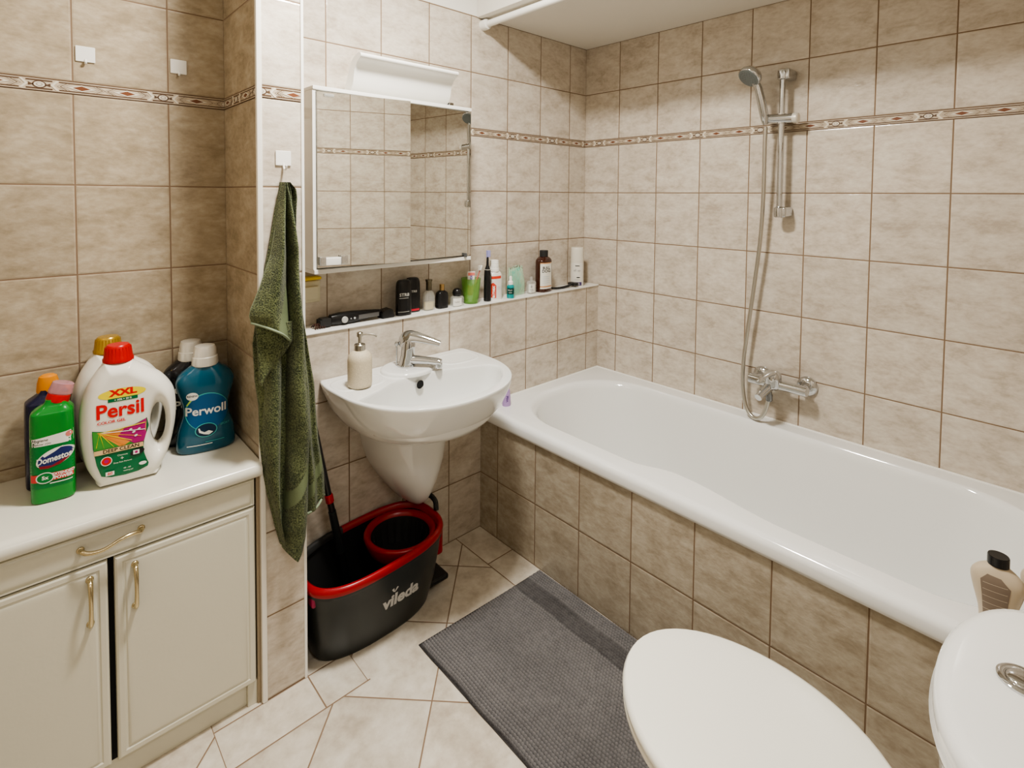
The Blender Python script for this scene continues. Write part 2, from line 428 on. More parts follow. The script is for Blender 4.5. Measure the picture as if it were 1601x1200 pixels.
rings = [rr(-.738, -.006, YF+.003, -.095, r0, .4405), rr(-.743, -.003, YF+.003, -.094, r0, .443), rr(-.746, -.002, YF+.003, -.093, r0, .452), rr(-.746, -.002, YF+.003, -.093, r0, .470),
         rr(-.7425, -.002, YF+.003, -.093, r0, .4815), rr(-.733, -.002, YF+.003, -.093, r0, .4885), rr(-.722, -.003, YF+.003, -.094, r0, .4905)]
inner = [(.0, .4905), (.006, .4875), (.014, .478), (.019, .462), (.034, .35), (.052, .22), (.078, .13), (.125, .092), (.20, .080), (.27, .078)]
for i, (q, z) in enumerate(inner):
    x0, x1, y0, y1 = -.672+q*.75, -.066-q*.75, -1.665+q*1.25, -.150-q*1.5
    rad = [.26, .26, .20, .20]; rad = [max(.05, min(a, (x1-x0)/2-.004)) for a in rad]
    rings.append(wob(rr(x0, x1, y0, y1, rad, z), max(0, 1-i*.13)))
loft(bm, rings, False, True); finish('tub_shell', bm, ENAM, t, ang=60)
bm = B(); lathe(bm, (-.37, -.42, .0785), [(.030, .0), (.030, .003), (.022, .004), (.008, .002)], 28); finish('drain', bm, CHROME, t)

# ================================================================== WASHBASIN
ZB = .735
t = thing('washbasin', 'white ceramic washbasin with side decks on the wall under the ledge shelf', 'sink', (-1.11, -.3, .25))
outl = [(-1.386, -.093), (-1.3945, -.15), (-1.395, -.205), (-1.3855, -.31), (-1.352, -.405), (-1.30, -.468), (-1.23, -.509), (-1.15, -.527), (-1.07, -.5255), (-.985, -.505), (-.915, -.462), (-.862, -.396), (-.832, -.315), (-.8235, -.22), (-.826, -.15), (-.831, -.093)]
bowl = [(-1.366, -.322), (-1.335, -.39), (-1.28, -.448), (-1.205, -.487), (-1.13, -.499), (-1.05, -.491), (-.975, -.466), (-.91, -.415), (-.872, -.355), (-.885, -.312), (-.94, -.290), (-1.0, -.267), (-1.05, -.250), (-1.11, -.246), (-1.17, -.244), (-1.22, -.249), (-1.28, -.280), (-1.335, -.302)]
cx, cy = -1.113, -.385
def resample(poly, smooth, n=160):
    P_ = [Vector((p[0], p[1], 0)) for p in poly]
    if smooth: P_ = catmull(P_, 8, True)
    out = []
    for k in range(n):
        a = 2*PI*k/n; d = Vector((math.cos(a), math.sin(a), 0)); best = None; c = Vector((cx, cy, 0))
        for i in range(len(P_)):
            p, q = P_[i]-c, P_[(i+1) % len(P_)]-c; e = q-p; den = d.x*e.y-d.y*e.x
            if abs(den) < 1e-12: continue
            tt = (p.x*e.y-p.y*e.x)/den; s = (p.x*d.y-p.y*d.x)/den
            if tt > 0 and -1e-6 <= s <= 1+1e-6: best = tt if best is None else max(best, tt)
        out.append(c+d*best)
    return out
out_pts = catmull([(p[0], p[1], 0) for p in outl], 8) + []
O_ = resample([(p.x, p.y) for p in out_pts], False); I_ = resample(bowl, True)
def ring(src, k, z, sh=0, dst=None, kk=0):
    r = []
    for i, p in enumerate(src):
        c = Vector((cx, cy+sh, 0)); v = c+(p-Vector((cx, cy, 0)))*k
        if dst: v = v.lerp(dst[i], kk)
        v.y = min(v.y, -.0925); r.append(Vector((v.x, v.y, z)))
    return r
bm = B()
rings = [ring(O_, .42, .560, .13), ring(O_, .52, .563, .11), ring(O_, .66, .580, .075), ring(O_, .80, .612, .04), ring(O_, .91, .657, .015), ring(O_, .975, .705, .003), ring(O_, .995, .724), ring(O_, 1, .731), ring(O_, .996, .7355), ring(O_, .985, .7365)]
rings += [ring(O_, .985, .7362, dst=I_, kk=.5), ring(I_, 1.010, .7358), ring(I_, .996, .7345), ring(I_, .986, .729), ring(I_, .976, .718), ring(I_, .960, .690), ring(I_, .925, .655), ring(I_, .86, .628), ring(I_, .74, .610), ring(I_, .5, .599), ring(I_, .25, .594), ring(I_, .09, .591)]
loft(bm, rings)
# recessed look of the side decks: two shallow raised tap bosses
finish('basin', bm, CER, t, ang=60)
bm = B()
lathe(bm, (-1.118, -.176, .7335), [(.094, 0), (.0935, .007), (.090, .0115), (.083, .0135), (.05, .0135), (.02, .0135)], 56, sx=1.0, sy=.86); finish('tap_platform', bm, CER, t, ang=60)
for sx in (-1, 1):
    bm = B(); x0 = -1.113+sx*.19
    rings = [sup(x0, -.185, .7345, .083, .062, 2.6), sup(x0, -.185, .7375, .081, .060, 2.6), sup(x0, -.185, .7385, .077, .056, 2.6), sup(x0, -.185, .7375, .073, .052, 2.6), sup(x0, -.185, .7369, .06, .04, 2.6)]
    loft(bm, rings); finish('soap_deck_rim', bm, CER, t, ang=60)
bm = B(); lathe(bm, (-1.125, -.2575, .708), [(.0105, .004), (.0105, .0), (.0135, -.002), (.0135, .0065), (.0115, .008)], 24, 'y'); finish('overflow_ring', bm, CHROME, t)
bm = B(); lathe(bm, (-1.125, -.2585, .708), [(.0105, .002), (.0105, -.004)], 24, 'y'); finish('overflow_hole', bm, RECESS, t)
bm = B(); lathe(bm, (-1.113, -.385, .5925), [(.031, 0), (.031, .003), (.024, .0045), (.01, .003)], 28); finish('drain', bm, CHROME, t)
# half pedestal
bm = B(); prof = [(.275, .010, .085), (.277, .022, .102), (.284, .034, .120), (.300, .047, .138), (.325, .062, .152), (.36, .083, .165), (.40, .105, .175), (.44, .122, .183), (.49, .133, .191), (.54, .138, .200), (.60, .142, .210)]
rings = []
for z, hw, dp in prof:
    xc = -1.085-.035*(z-.27)/.33
    rr_ = []
    for i in range(41):
        a = PI*i/40; c, s = math.cos(a), math.sin(a)
        rr_.append(Vector((xc+hw*math.copysign(abs(c)**.85, c), -.0925-dp*abs(s)**.75, z)))
    rings.append(rr_)
loft(bm, rings); finish('half_pedestal', bm, CER, t, ang=70)

# ---- basin tap
tx, ty = -1.122, -.172
t = thing('basin_mixer_tap', 'chrome lever mixer tap standing on the washbasin', 'tap', (tx, ty, .7475))
bm = B(); lathe(bm, (tx, ty, .7475), [(.030, -.002), (.030, .004), (.0265, .007)], 32); finish('base_ring', bm, CHROME, t)
bm = B(); rings = []
for z, rx, ry, dx, dy in ((.748, .026, .026, 0, 0), (.765, .0235, .024, .001, -.001), (.785, .0215, .024, .003, -.003), (.803, .0215, .024, .004, -.004), (.820, .0215, .024, .005, -.005), (.832, .018, .020, .005, -.005)):
    rings.append(sup(tx+dx, ty+dy, z, rx, ry, 2.1, 28))
loft(bm, rings); finish('body', bm, CHROME, t, ang=60)
sd = Vector((.63, -.77, 0)).normalized()
bm = B(); p0 = Vector((tx, ty, .768))+sd*.008
tube(bm, [p0, p0+sd*.03+Vector((0, 0, .001)), p0+sd*.07, p0+sd*.10+Vector((0, 0, -.002)), p0+sd*.112+Vector((0, 0, -.004))], [.018, .0165, .0140, .0135, .011], 20, flat=.88); finish('spout', bm, CHROME, t, ang=60)
bm = B(); e = p0+sd*.102; lathe(bm, (e.x, e.y, e.z-.022), [(.0115, 0), (.0125, .003), (.0125, .014), (.010, .02)], 24); finish('aerator', bm, CHROME, t)
bm = B(); q = Vector((tx, ty, .823))
pts = catmull([q-sd*.016+Vector((0, 0, -.012)), q-sd*.008+Vector((0, 0, .013)), q+sd*.018+Vector((0, 0, .022)), q+sd*.06+Vector((0, 0, .016)), q+sd*.115+Vector((0, 0, .003))], 6)
n_ = len(pts); tube(bm, pts, [.016+.007*math.sin(PI*min(1, (i/n_)*1.5)) if i/n_ < .5 else .0205-.012*(i/n_-.5)*2 for i in range(n_)], 18, flat=.5); finish('lever', bm, CHROME, t, ang=70)
bm = B(); k = Vector((tx, ty, .80))-sd*.030+Vector((-.004, 0, .012)); lathe(bm, k, [(.003, -.062), (.0032, 0), (.0075, .004), (.008, .01), (.005, .014)], 18); finish('pop_up_knob', bm, CHROME, t)

# ---- soap dispenser
STONE = mat('beige_stone', (.56, .49, .36), .6, var=.12, vscale=300, bump=.0003, bscale=500)
sx_, sy_ = -1.315, -.222
t = thing('soap_dispenser', 'round beige stone soap dispenser standing on the washbasin deck', 'soap dispenser', (sx_, sy_, .739))
bm = B(); lathe(bm, (sx_, sy_, .739), [(.031, 0), (.035, .003), (.036, .01), (.036, .078), (.0345, .09), (.029, .1), (.021, .106), (.0155, .109)], 40); finish('bottle', bm, STONE, t, ang=60)
bm = B(); lathe(bm, (sx_, sy_, .847), [(.0165, 0), (.0165, .017), (.0145, .019), (.006, .02), (.005, .021), (.005, .043), (.0035, .044)], 24); finish('collar', bm, CHROME2, t)
bm = B(); lathe(bm, (sx_, sy_, .888), [(.0085, 0), (.009, .002), (.009, .011), (.007, .013)], 20)
d_ = Vector((.8, -.6, 0)); p_ = Vector((sx_, sy_, .895)); tube(bm, [p_, p_+d_*.025, p_+d_*.042+Vector((0, 0, -.003)), p_+d_*.05+Vector((0, 0, -.008))], [.0042, .0038, .0034, .003], 10); finish('pump_head', bm, CHROME2, t)

# ================================================================== MIRROR CABINET
t = thing('mirror_cabinet', 'white framed two-door mirror cabinet on the wall above the ledge', 'mirror cabinet', (-1.112, -.06, 1.07))
cx0, cx1, cyf = -1.411, -.814, -.12
bm = B(); box(bm, cx0+.006, cx1-.006, -.105, -.001, 1.085, 1.625, .002); finish('carcass', bm, LACQ if False else WHITEP, t)
bm = B(); box(bm, cx0-.002, cx1+.002, cyf-.004, -.001, 1.6225, 1.6345, .002); finish('top_panel', bm, WHITEP, t)
bm = B(); box(bm, cx0-.001, cx1+.001, cyf-.006, -.001, 1.0715, 1.0855, .002); finish('bottom_panel', bm, WHITEP, t)
bm = B(); box(bm, cx0-.002, cx0+.008, cyf+.0, -.001, 1.0855, 1.6225, .001); finish('side_panel', bm, WHITEP, t)
bm = B(); box(bm, cx1-.008, cx1+.002, cyf+.006, -.001, 1.0855, 1.6225, .001); finish('side_panel', bm, WHITEP, t)
def door(hx, w, ang, side):
    m = Matrix.Translation((hx, cyf-.003, 0)) @ Matrix.Rotation(ang, 4, 'Z')
    s = side
    bm = B(); box(bm, min(0, s*w), max(0, s*w), 0, .010, 1.091, 1.6175, .0006, mtx=m); d = finish('mirror_door', bm, WHITEP, t)
    bm = B(); box(bm, min(s*.0006, s*(w-.0006)), max(s*.0006, s*(w-.0006)), -.004, .0002, 1.0915, 1.617, 0, mtx=m); finish('mirror_pane', bm, MIRROR, d, wn=False)
    return m
m1 = door(cx0+.009, .297, -R(9.8), 1); m2 = door(cx1-.004, .287, R(2.6), -1)
bm = B()
for z in (1.098,):
    box(bm, .004, .022, -.020, -.004, z, z+.026, .002, mtx=m1, mi=1); box(bm, .066, .086, -.022, -.004, z+.002, z+.028, .002, mtx=m1, mi=1)
    box(bm, .020, .068, -.018, -.004, z, z+.023, .003, mtx=m1, mi=0)
finish('handle_block', bm, [WHITEP, CHROME], t)
bm = B(); box(bm, .02, .05, -.012, -.004, 1.603, 1.612, .002, mtx=m1); finish('hinge', bm, CLEAR, t)
bm = B(); box(bm, cx1-.034, cx1-.03, cyf-.022, cyf, 1.084, 1.10, .001); finish('catch', bm, GREYP, t)
# ---- lamp on the cabinet
t = thing('mirror_lamp', 'white curved cabinet lamp lying on top of the mirror cabinet', 'lamp', (-1.08, -.09, 1.6345))
bm = B()
prof = [(-.062, 1.6365), (-.082, 1.648), (-.094, 1.666), (-.100, 1.690), (-.108, 1.712), (-.124, 1.729), (-.142, 1.738), (-.146, 1.746), (-.140, 1.753), (-.120, 1.752), (-.094, 1.742), (-.072, 1.72), (-.05, 1.68), (-.035, 1.655), (-.03, 1.6365)]
pr = [(p.x, p.y) for p in catmull([(a, b, 0) for a, b in prof], 3)]
loft(bm, [[Vector((x, a, b)) for a, b in pr] for x in (-1.270, -1.268, -.892, -.890)]); finish('shade', bm, WHITEP, t, ang=50)
bm = B(); box(bm, -1.278, -.868, -.075, -.02, 1.6346, 1.6385, .001); box(bm, -.887, -.868, -.088, -.055, 1.6385, 1.652, .003); finish('mounting_rail', bm, CHROME, t)

# ---- socket left of the mirror, yellow strip above it
SOCK = mat('ivory_plastic', (.58, .54, .40), .3)
t = thing('power_socket', 'ivory wall socket with flip cover beside the green towel', 'socket', (-1.372, 0, .965))
bm = B(); box(bm, -1.412, -1.344, -.012, -.0005, .965, 1.036, .005, 3); finish('plate', bm, SOCK, t)
bm = B(); box(bm, -1.404, -1.352, -.019, -.011, .975, 1.018, .004, 3); finish('flip_cover', bm, SOCK, t)
bm = B(); box(bm, -1.413, -1.350, -.035, -.001, 1.0405, 1.050, .003); tag(finish('yellow_strip', bm, mat('yellow_plastic', (.65, .45, .03), .4)), 'small yellow plastic strip on the wall above the ivory socket', 'strip')

# ================================================================== SHOWER
t = thing('shower_rail', 'chrome shower rail with slider on the right tiled wall', 'shower rail', (-.03, -.94, 1.25))
RX, RY = -.058, -.934
bm = B(); tube(bm, [(RX, RY, 1.262), (RX, RY, 1.745)], .0105, 24); finish('rail', bm, CHROME, t)
for zc, fl in ((1.748, 1), (1.262, -1)):
    bm = B(); box(bm, RX-.012, -.0005, RY-.026, RY+.004, zc-.019, zc+.019, .008, 3)
    lathe(bm, (RX, RY, zc), [(.012, -.020), (.0175, -.016), (.0185, 0), (.0175, .014), (.011, .019)], 28); o = finish('wall_bracket', bm, CHROME, t, ang=45)
bm = B(); tube(bm, [(RX-.006, RY-.042, 1.590), (RX-.006, RY-.040, 1.590), (RX-.010, RY+.046, 1.595)], [.012, .0165, .0165], 24)
lathe(bm, (RX, RY, 1.592), [(.0175, -.017), (.0175, .017)], 24)
finish('slider', bm, CHROME, t, ang=50)
bm = B(); lathe(bm, (RX-.006, RY-.040, 1.590), [(.0175, 0), (.0185, -.004), (.0185, -.014), (.015, -.018)], 24, 'y'); finish('slider_knob', bm, SILV, t)
# hand shower
hb = Vector((-.078, -.886, 1.575)); hn = Vector((-.112, -.872, 1.70)); hc = Vector((-.135, -.852, 1.742))
t = thing('hand_shower', 'chrome hand shower with round head hanging in the rail slider', 'hand shower', hb)
bm = B(); pts = catmull([hb, hb.lerp(hn, .35)+Vector((-.002, -.003, 0)), hn, hn+Vector((-.006, .006, .02)), hc+Vector((.012, -.006, .008))], 5)
tube(bm, pts, [.0095, .0105, .012, .0135, .0145, .015, .0152, .015, .0145, .0138, .013, .0125, .012, .0125, .0135, .015, .017, .018, .018, .016, .012][:len(pts)], 20); finish('handle', bm, CHROME, t, ang=60)
nrm = Vector((-.62, .30, -.72)).normalized(); q = nrm.to_track_quat('Z', 'Y').to_matrix().to_4x4()
bm = B(); lathe(bm, hc, [(.010, -.030), (.022, -.026), (.034, -.017), (.040, -.006), (.0415, .002), (.040, .008), (.036, .0105)], 40, mtx=q); finish('head_shell', bm, CHROME, t, ang=60)
bm = B(); lathe(bm, hc, [(.037, .0095), (.0365, .0125), (.030, .014), (.012, .0146)], 40, mtx=q)
for rr0, nn in ((.010, 6), (.019, 12), (.028, 18)):
    for i in range(nn):
        a = 2*PI*i/nn; lathe(bm, hc+q.to_3x3() @ Vector((rr0*math.cos(a), rr0*math.sin(a), .013)), [(.0012, 0), (.0009, .003)], 6, mtx=q, mi=1)
finish('spray_face', bm, [NOZ, GREYP], t, ang=60)
# hose
hp = [(-.076, -.887, 1.565), (-.072, -.884, 1.50), (-.062, -.880, 1.333), (-.055, -.871, 1.169), (-.05, -.8525, 1.0), (-.048, -.832, .83), (-.050, -.820, .706), (-.054, -.820, .608), (-.06, -.836, .532), (-.066, -.864, .502), (-.074, -.893, .508), (-.078, -.913, .54), (-.078, -.925, .592)]
pts = catmull(hp, 14); rad = [.0068*(1+.06*(i % 2)) for i in range(len(pts))]
bm = B(); tube(bm, pts, rad, 12)
t = tag(finish('shower_hose', bm, HOSE, ang=80), 'long metal shower hose hanging in a loop down to the bath mixer', 'hose')
# bath mixer
t = thing('bath_mixer', 'chrome bath mixer tap with lever on the tiles above the tub', 'tap', (-.04, -.95, .6))
mz = .645
for y_ in (-.872, -1.026):
    bm = B(); lathe(bm, (0, y_, mz), [(.034, -.0005), (.034, -.006), (.030, -.013), (.018, -.018), (.0145, -.03), (.0145, -.05)], 32, 'x'); finish('wall_rosette', bm, CHROME, t, ang=50)
bm = B(); tube(bm, [(-.066, -.848, mz), (-.066, -.851, mz), (-.066, -.90, mz), (-.066, -.985, mz), (-.066, -1.046, mz), (-.066, -1.049, mz)], [.014, .0185, .0185, .0175, .0185, .013], 24); finish('body_bar', bm, CHROME, t, ang=60)
bm = B(); lathe(bm, (-.070, -.935, mz+.004), [(.02, -.022), (.0265, -.012), (.0275, .004), (.0275, .022), (.0255, .034), (.019, .042), (.008, .045)], 32); finish('cartridge_dome', bm, CHROME, t, ang=60)
bm = B(); l0 = Vector((-.075, -.935, mz+.040)); tube(bm, [l0, l0+Vector((-.035, .004, .002)), l0+Vector((-.07, .008, -.004)), l0+Vector((-.10, .011, -.014))], [.018, .014, .010, .0085], 18, flat=.5); finish('lever', bm, CHROME, t, ang=60)
bm = B(); tube(bm, [(-.082, -.925, mz-.012), (-.105, -.922, mz-.02), (-.135, -.918, mz-.030), (-.150, -.916, mz-.036)], [.017, .0155, .0135, .0125], 20); finish('spout', bm, CHROME, t, ang=60)
bm = B(); lathe(bm, (-.078, -.926, mz-.064), [(.0085, 0), (.0115, .004), (.0115, .024), (.009, .03), (.009, .052)], 20); finish('hose_outlet', bm, DARKCH, t)

# ================================================================== VANITY CABINET
FY = -.288
t = thing('bathroom_cabinet', 'cream two-door base cabinet in the tiled alcove left', 'cabinet', (-1.93, -.14, 0))
bm = B(); box(bm, -2.235, -1.632, FY+.018, -.001, .06, .6, .001); finish('carcass', bm, RECESS, t)  # carcass coloured black as painted shade in the gaps between the fronts
bm = B(); box(bm, -2.235, -1.655, -.266, -.25, 0, .062, .001); box(bm, -1.655, -1.632, -.276, -.001, 0, .062, .001); finish('plinth', bm, LACQ, t)
bm = B(); box(bm, -1.6325, -1.6215, FY+.006, -.001, 0, .6, .001); finish('filler_strip', bm, mat('dark_gap_edge', (.30, .24, .165), .5), t)
def panel(bm, x0, x1, z0, z1, y):
    box(bm, x0, x1, y, y+.018, z0, z1, .0035, 3)
def raised(name, x0, x1, z0, z1, arch=False, inset=.022):
    bm = B(); y = FY
    def rg(i, dy): return [Vector((a, y+dy, b)) for a, b in ((x0+i, z0+i), (x1-i, z0+i), (x1-i, z1-i), (x0+i, z1-i))]
    rings = [rg(0, .018), rg(0, .005), rg(.0015, .002), rg(.005, 0), rg(inset-.008, 0), rg(inset-.0055, .0022), rg(inset-.003, .0025), rg(inset, .0002), rg(inset+.004, -.0008), rg(inset+.01, -.0010)]
    loft(bm, rings); return finish(name, bm, LACQ, t, ang=25)
def pull(parent, a, b, mid=.024, wave=0):
    a = Vector(a); b = Vector(b); n = Vector((0, -1, 0)); d = b-a; side = d.normalized().cross(n)
    pts = catmull([a+n*.0, a+n*.012+d*.02, a+d*.12+n*mid*.8+side*wave, a+d*.35+n*mid*1.0+side*wave*1.2, a+d*.65+n*mid*1.0-side*wave*1.2, a+d*.88+n*mid*.8-side*wave, b+n*.012-d*.02, b], 5)
    n_ = len(pts); rad = [.0038+.0012*abs(math.cos(PI*i/(n_-1))) for i in range(n_)]
    bm = B(); tube(bm, pts, rad, 10)
    for p in (a, b): lathe(bm, p, [(.0075, 0), (.007, -.003), (.0045, -.005)], 14, 'y')
    o = finish('handle', bm, BRASS, parent, ang=60)
dr = raised('drawer', -2.225, -1.637, .5275, .5965, inset=.010); pull(dr, (-1.982, FY, .567), (-1.876, FY, .570), .024, .004)
d1 = raised('door', -1.9255, -1.637, .066, .5235); pull(d1, (-1.889, FY, .494), (-1.8895, FY, .402))
d2 = raised('door', -2.225, -1.937, .066, .5235); pull(d2, (-1.968, FY, .497), (-1.9685, FY, .402))
bm = B(); prof = [(-.001, .601), (-.292, .601), (-.300, .604), (-.304, .611), (-.305, .620), (-.302, .629), (-.294, .635), (-.282, .6365), (-.001, .6365)]
# countertop notched round the pillar: stops at pillar face
loft(bm, [[Vector((x, a, b)) for a, b in prof] for x in (-2.248, -1.6225)])
tag(finish('countertop', bm, TOPM, ang=50), 'cream laminate worktop with rounded edge on the base cabinet', 'countertop')
ZT = .6365

# ---- self-adhesive hooks
def hook(x, y, z, lab, cat='hook', big=1):
    t = thing('adhesive_hook', lab, cat, (x, y, z), 'square adhesive wall hooks')
    bm = B(); box(bm, x-.0195, x+.0195, y-.004, y-.0005, z-.018, z+.020, .002); finish('base_plate', bm, WHITEP, t)
    bm = B(); pts = catmull([(x, y-.003, z-.012), (x, y-.006, z-.018-.004*big), (x, y-.006-.006*big, z-.021-.007*big), (x, y-.008-.012*big, z-.02-.006*big), (x, y-.009-.014*big, z-.018)], 4); tube(bm, pts, .0026, 10, flat=1); finish('hook_arm', bm, WHITEP, t)
hook(-1.9325, 0, 1.650, 'white square adhesive hook, left one of two above the alcove band', big=.1)
hook(-1.733, 0, 1.6525, 'white square adhesive hook nearest the pillar above the alcove band', big=.1)
hook(-1.5605, -.289, 1.402, 'white square adhesive hook on the pillar carrying the green towel')

# ================================================================== BOTTLES ON THE WORKTOP
def bottle(name, label, cat, x, y, z, prof, m, rot=0, n=2.6, seg=64, group=None, body='body', ang=60):
    """prof: (z, halfwidth, halfdepth, xoffset)"""
    t = thing(name, label, cat, (x, y, z), group)
    bm = B(); P_ = catmull([(p[1], p[2], p[0]) for p in prof], 3); X = catmull([(p[3] if len(p) > 3 else 0, 0, 0) for p in prof], 3)
    rings = [sup(x, y, z+p.z, max(p.x, .001), max(p.y, .001), n, seg, rot, ox=q.x) for p, q in zip(P_, X)]
    loft(bm, rings); bmesh.ops.recalc_face_normals(bm, faces=bm.faces[:]); bvh = BVHTree.FromBMesh(bm)
    o = finish(body, bm, m, t, ang=ang); return t, bvh, o
CAMDIR = lambda x, y: Vector((x+2.064, y+1.683, 0)).normalized()
WL = mat('label_white', (.72, .71, .66), .4)
# -- white XXL detergent jugs with handle hole
def jug(name, label, x, y, capm, bodym, rot=0):
    t = thing(name, label, 'detergent bottle', (x, y, ZT))
    prof = [(0, .052, -.003), (.006, .060, -.003), (.05, .081, -.002), (.11, .0925, 0), (.16, .0945, .001), (.20, .089, .001), (.235, .072, -.004), (.258, .051, -.012), (.275, .034, -.017), (.284, .027, -.018)]
    P_ = catmull([(p[1], p[2], p[0]) for p in prof], 9)
    # outline in the (u,z) plane, with the grip hole cut out, then thickened like a pillow
    hu, hz, ha, hb_ = .058, .118, .0155, .049
    W = Matrix.Translation((x, y, ZT)) @ Matrix.Rotation(rot, 4, 'Z')
    outline = [(p.y-p.x, p.z) for p in P_] + [(p.y+p.x, p.z) for p in reversed(P_)]
    def prox(u, z):
        d = 1e9
        for i in range(len(outline)):
            a = Vector(outline[i]); b = Vector(outline[(i+1) % len(outline)]); q = Vector((u, z)); e = b-a
            if e.length < 1e-9: continue
            k = max(0, min(1, (q-a).dot(e)/e.length_squared)); d = min(d, (a+e*k-q).length)
        return d
    bm = B(); NU, NZ = 84, len(P_)
    NR = 30; rings = []
    # grid of the front/back faces
    D = .044
    def thick(u, z, d):
        k = min(1, d/.030); th = D*math.sqrt(max(0, 1-(1-k)**2.2))
        if z < .012: th = max(th, D*.82*min(1, d/.012+.55))
        th = max(th, .022*min(1, max(0, (z-.25)/.02))*math.sqrt(max(0, 1-((u+.017)/.034)**2)) if z > .25 else 0)
        hd = math.hypot((u-hu)/ha, (z-hz)/hb_); 
        g = min(max((hd-1)/.9, 0), 1); th *= math.sqrt(max(0, 1-(1-g)**2))
        return th
    grid = {}
    for side in (-1, 1):
        for j, p in enumerate(P_):
            for i in range(NU+1):
                s = -math.cos(PI*i/NU); u = p.y+p.x*s; z = p.z
                hd = math.hypot((u-hu)/ha, (z-hz)/hb_)
                if hd < 1: # snap towards hole edge
                    if hd > .72: u, z = hu+(u-hu)/hd, hz+(z-hz)/hd; hd = 1.0001
                d = prox(u, z); th = 0 if i in (0, NU) else thick(u, z, d)
                if side == 1 and i in (0, NU): grid[(1, j, i)] = grid[(-1, j, i)]; continue
                grid[(side, j, i)] = (bm.verts.new(W @ Vector((u, side*th, z))), hd)
    for side in (-1, 1):
        for j in range(NZ-1):
            for i in range(NU):
                q = [grid[(side, j, i)], grid[(side, j, i+1)], grid[(side, j+1, i+1)], grid[(side, j+1, i)]]
                if sum(h for _, h in q)/4 < 1.0: continue
                vs = []
                for v, _ in q:
                    if v not in vs: vs.append(v)
                if len(vs) > 2:
                    try: bm.faces.new(vs)
                    except ValueError: pass
    for j in (0, NZ-1):
        lo = [grid[(-1, j, i)][0] for i in range(NU+1)]; hi = [grid[(1, j, i)][0] for i in range(NU-1, 0, -1)]
        try: bm.faces.new(lo+hi)
        except ValueError: pass
    bmesh.ops.remove_doubles(bm, verts=bm.verts[:], dist=.0004)
    bmesh.ops.recalc_face_normals(bm, faces=bm.faces[:]); bvh = BVHTree.FromBMesh(bm)
    finish('body', bm, bodym, t, ang=70)
    bm = B(); c = W @ Vector((-.018, 0, .282)); 
    lathe(bm, c, [(.0305, 0), (.031, .006), (.0285, .010), (.027, .022), (.0245, .034), (.021, .038), (.012, .0385)], 28)
    for i in range(24):
        a = 2*PI*i/24; tube(bm, [c+Vector((.0276*math.cos(a), .0276*math.sin(a), .010)), c+Vector((.0248*math.cos(a), .0248*math.sin(a), .033))], .0012, 5)
    finish('cap', bm, capm, t, ang=40)
    return t, bvh, W
JW = mat('detergent_white', (.74, .72, .65), .28)
t, bvh, W = jug('detergent_jug', 'large white detergent jug with red cap and grip hole on the worktop', -1.878, -.155, REDP if False else mat('red_cap', (.45, .004, .006), .3), JW, R(-6))
rot_r = (W.to_3x3() @ Vector((1, 0, 0))); rot_d = (W.to_3x3() @ Vector((0, 1, 0)))
D_ = Decal(bvh, W @ Vector((0, 0, 0)), rot_r, rot_d)
PW, PY, PR, PG, PDG, PO, PM, PGO, PK = range(9)
pm = [WL, mat('print_yellow', (.80, .66, .02), .4), mat('print_red', (.60, .01, .015), .4), mat('print_green', (.05, .27, .04), .4), mat('print_dark_green', (.004, .13, .045), .4), mat('print_orange', (.72, .26, .05), .4), mat('print_magenta', (.36, .01, .15), .4), mat('print_gold', (.66, .46, .23), .4), mat('print_black', (.01, .01, .01), .4)]
D_.poly(ell(-.012, .2155, .045, .0125), PY)
D_.text('XXL', .0200, PR, (-.010, .218), bold=.0011, sx=1.3)
D_.rect(-.039, .017, .1985, .2065, PDG); D_.text('+ 30% + 20 %', .0058, PW, (-.011, .2022), bold=.0001)
D_.text('Persil', .0450, PR, (-.016, .178), bold=.0012, sx=.93)
D_.text('COLOR GEL', .0088, PR, (-.033, .154), bold=.0002, sx=1.1)
def lab_x(z): # right edge of printed panel sweeps round the grip
    return .036-.014*math.sin(min(1, max(0, (z-.03)/.10))*PI)+.004
L0 = [(-.069, .140), (-.045, .133), (-.02, .1325), (.01, .138), (.034, .148)]
rt = [(lab_x(z), z) for z in (.125, .11, .095, .08, .065, .05, .04)]
bt = [(.034, .033), (.015, .026), (-.01, .024), (-.035, .026), (-.054, .032)]
D_.poly(L0+rt+bt+[(-.062, .06), (-.068, .10)], PDG)
D_.poly([(-.068, .138), (-.045, .132), (-.02, .1315), (.01, .137), (.033, .147), (lab_x(.11), .11), (lab_x(.09)-.001, .094), (-.066, .094)], PG)
D_.poly([(-.060, .134), (-.02, .1315), (.01, .137), (.033, .147), (.031, .118), (-.01, .094), (-.02, .094)], PO)
D_.poly([(-.01, .1335), (.01, .137), (.033, .147), (lab_x(.11), .11), (lab_x(.094)-.001, .094), (.008, .094), (-.022, .118)], PM)
for (x1, z1, mi) in ((-.062, .10, PY), (-.048, .096, PY), (-.03, .095, PY), (-.012, .096, PO), (.004, .102, PY), (.022, .108, PO), (.03, .122, PW), (.03, .138, PY)):
    D_.poly([(-.056, .132), (-.055, .1335), (x1, z1+.0011), (x1+.0006, z1-.0007)], mi)
for cx_, cz_ in ((.008, .121), (.002, .128), (.018, .126), (.012, .112)): D_.poly(ell(cx_, cz_, .0035, .0022, 10, .6), PW)
D_.rect(-.066, lab_x(.09)-.001, .083, .0935, PGO); D_.text('DEEP CLEAN', .0108, PK, (-.016, .0882), bold=.00025, sx=1.12)
D_.poly(ell(-.044, .066, .0105, .0105), PW); D_.poly(ell(-.044, .066, .0090, .0090), PR); D_.poly(ell(-.044, .066, .004, .004), PM)
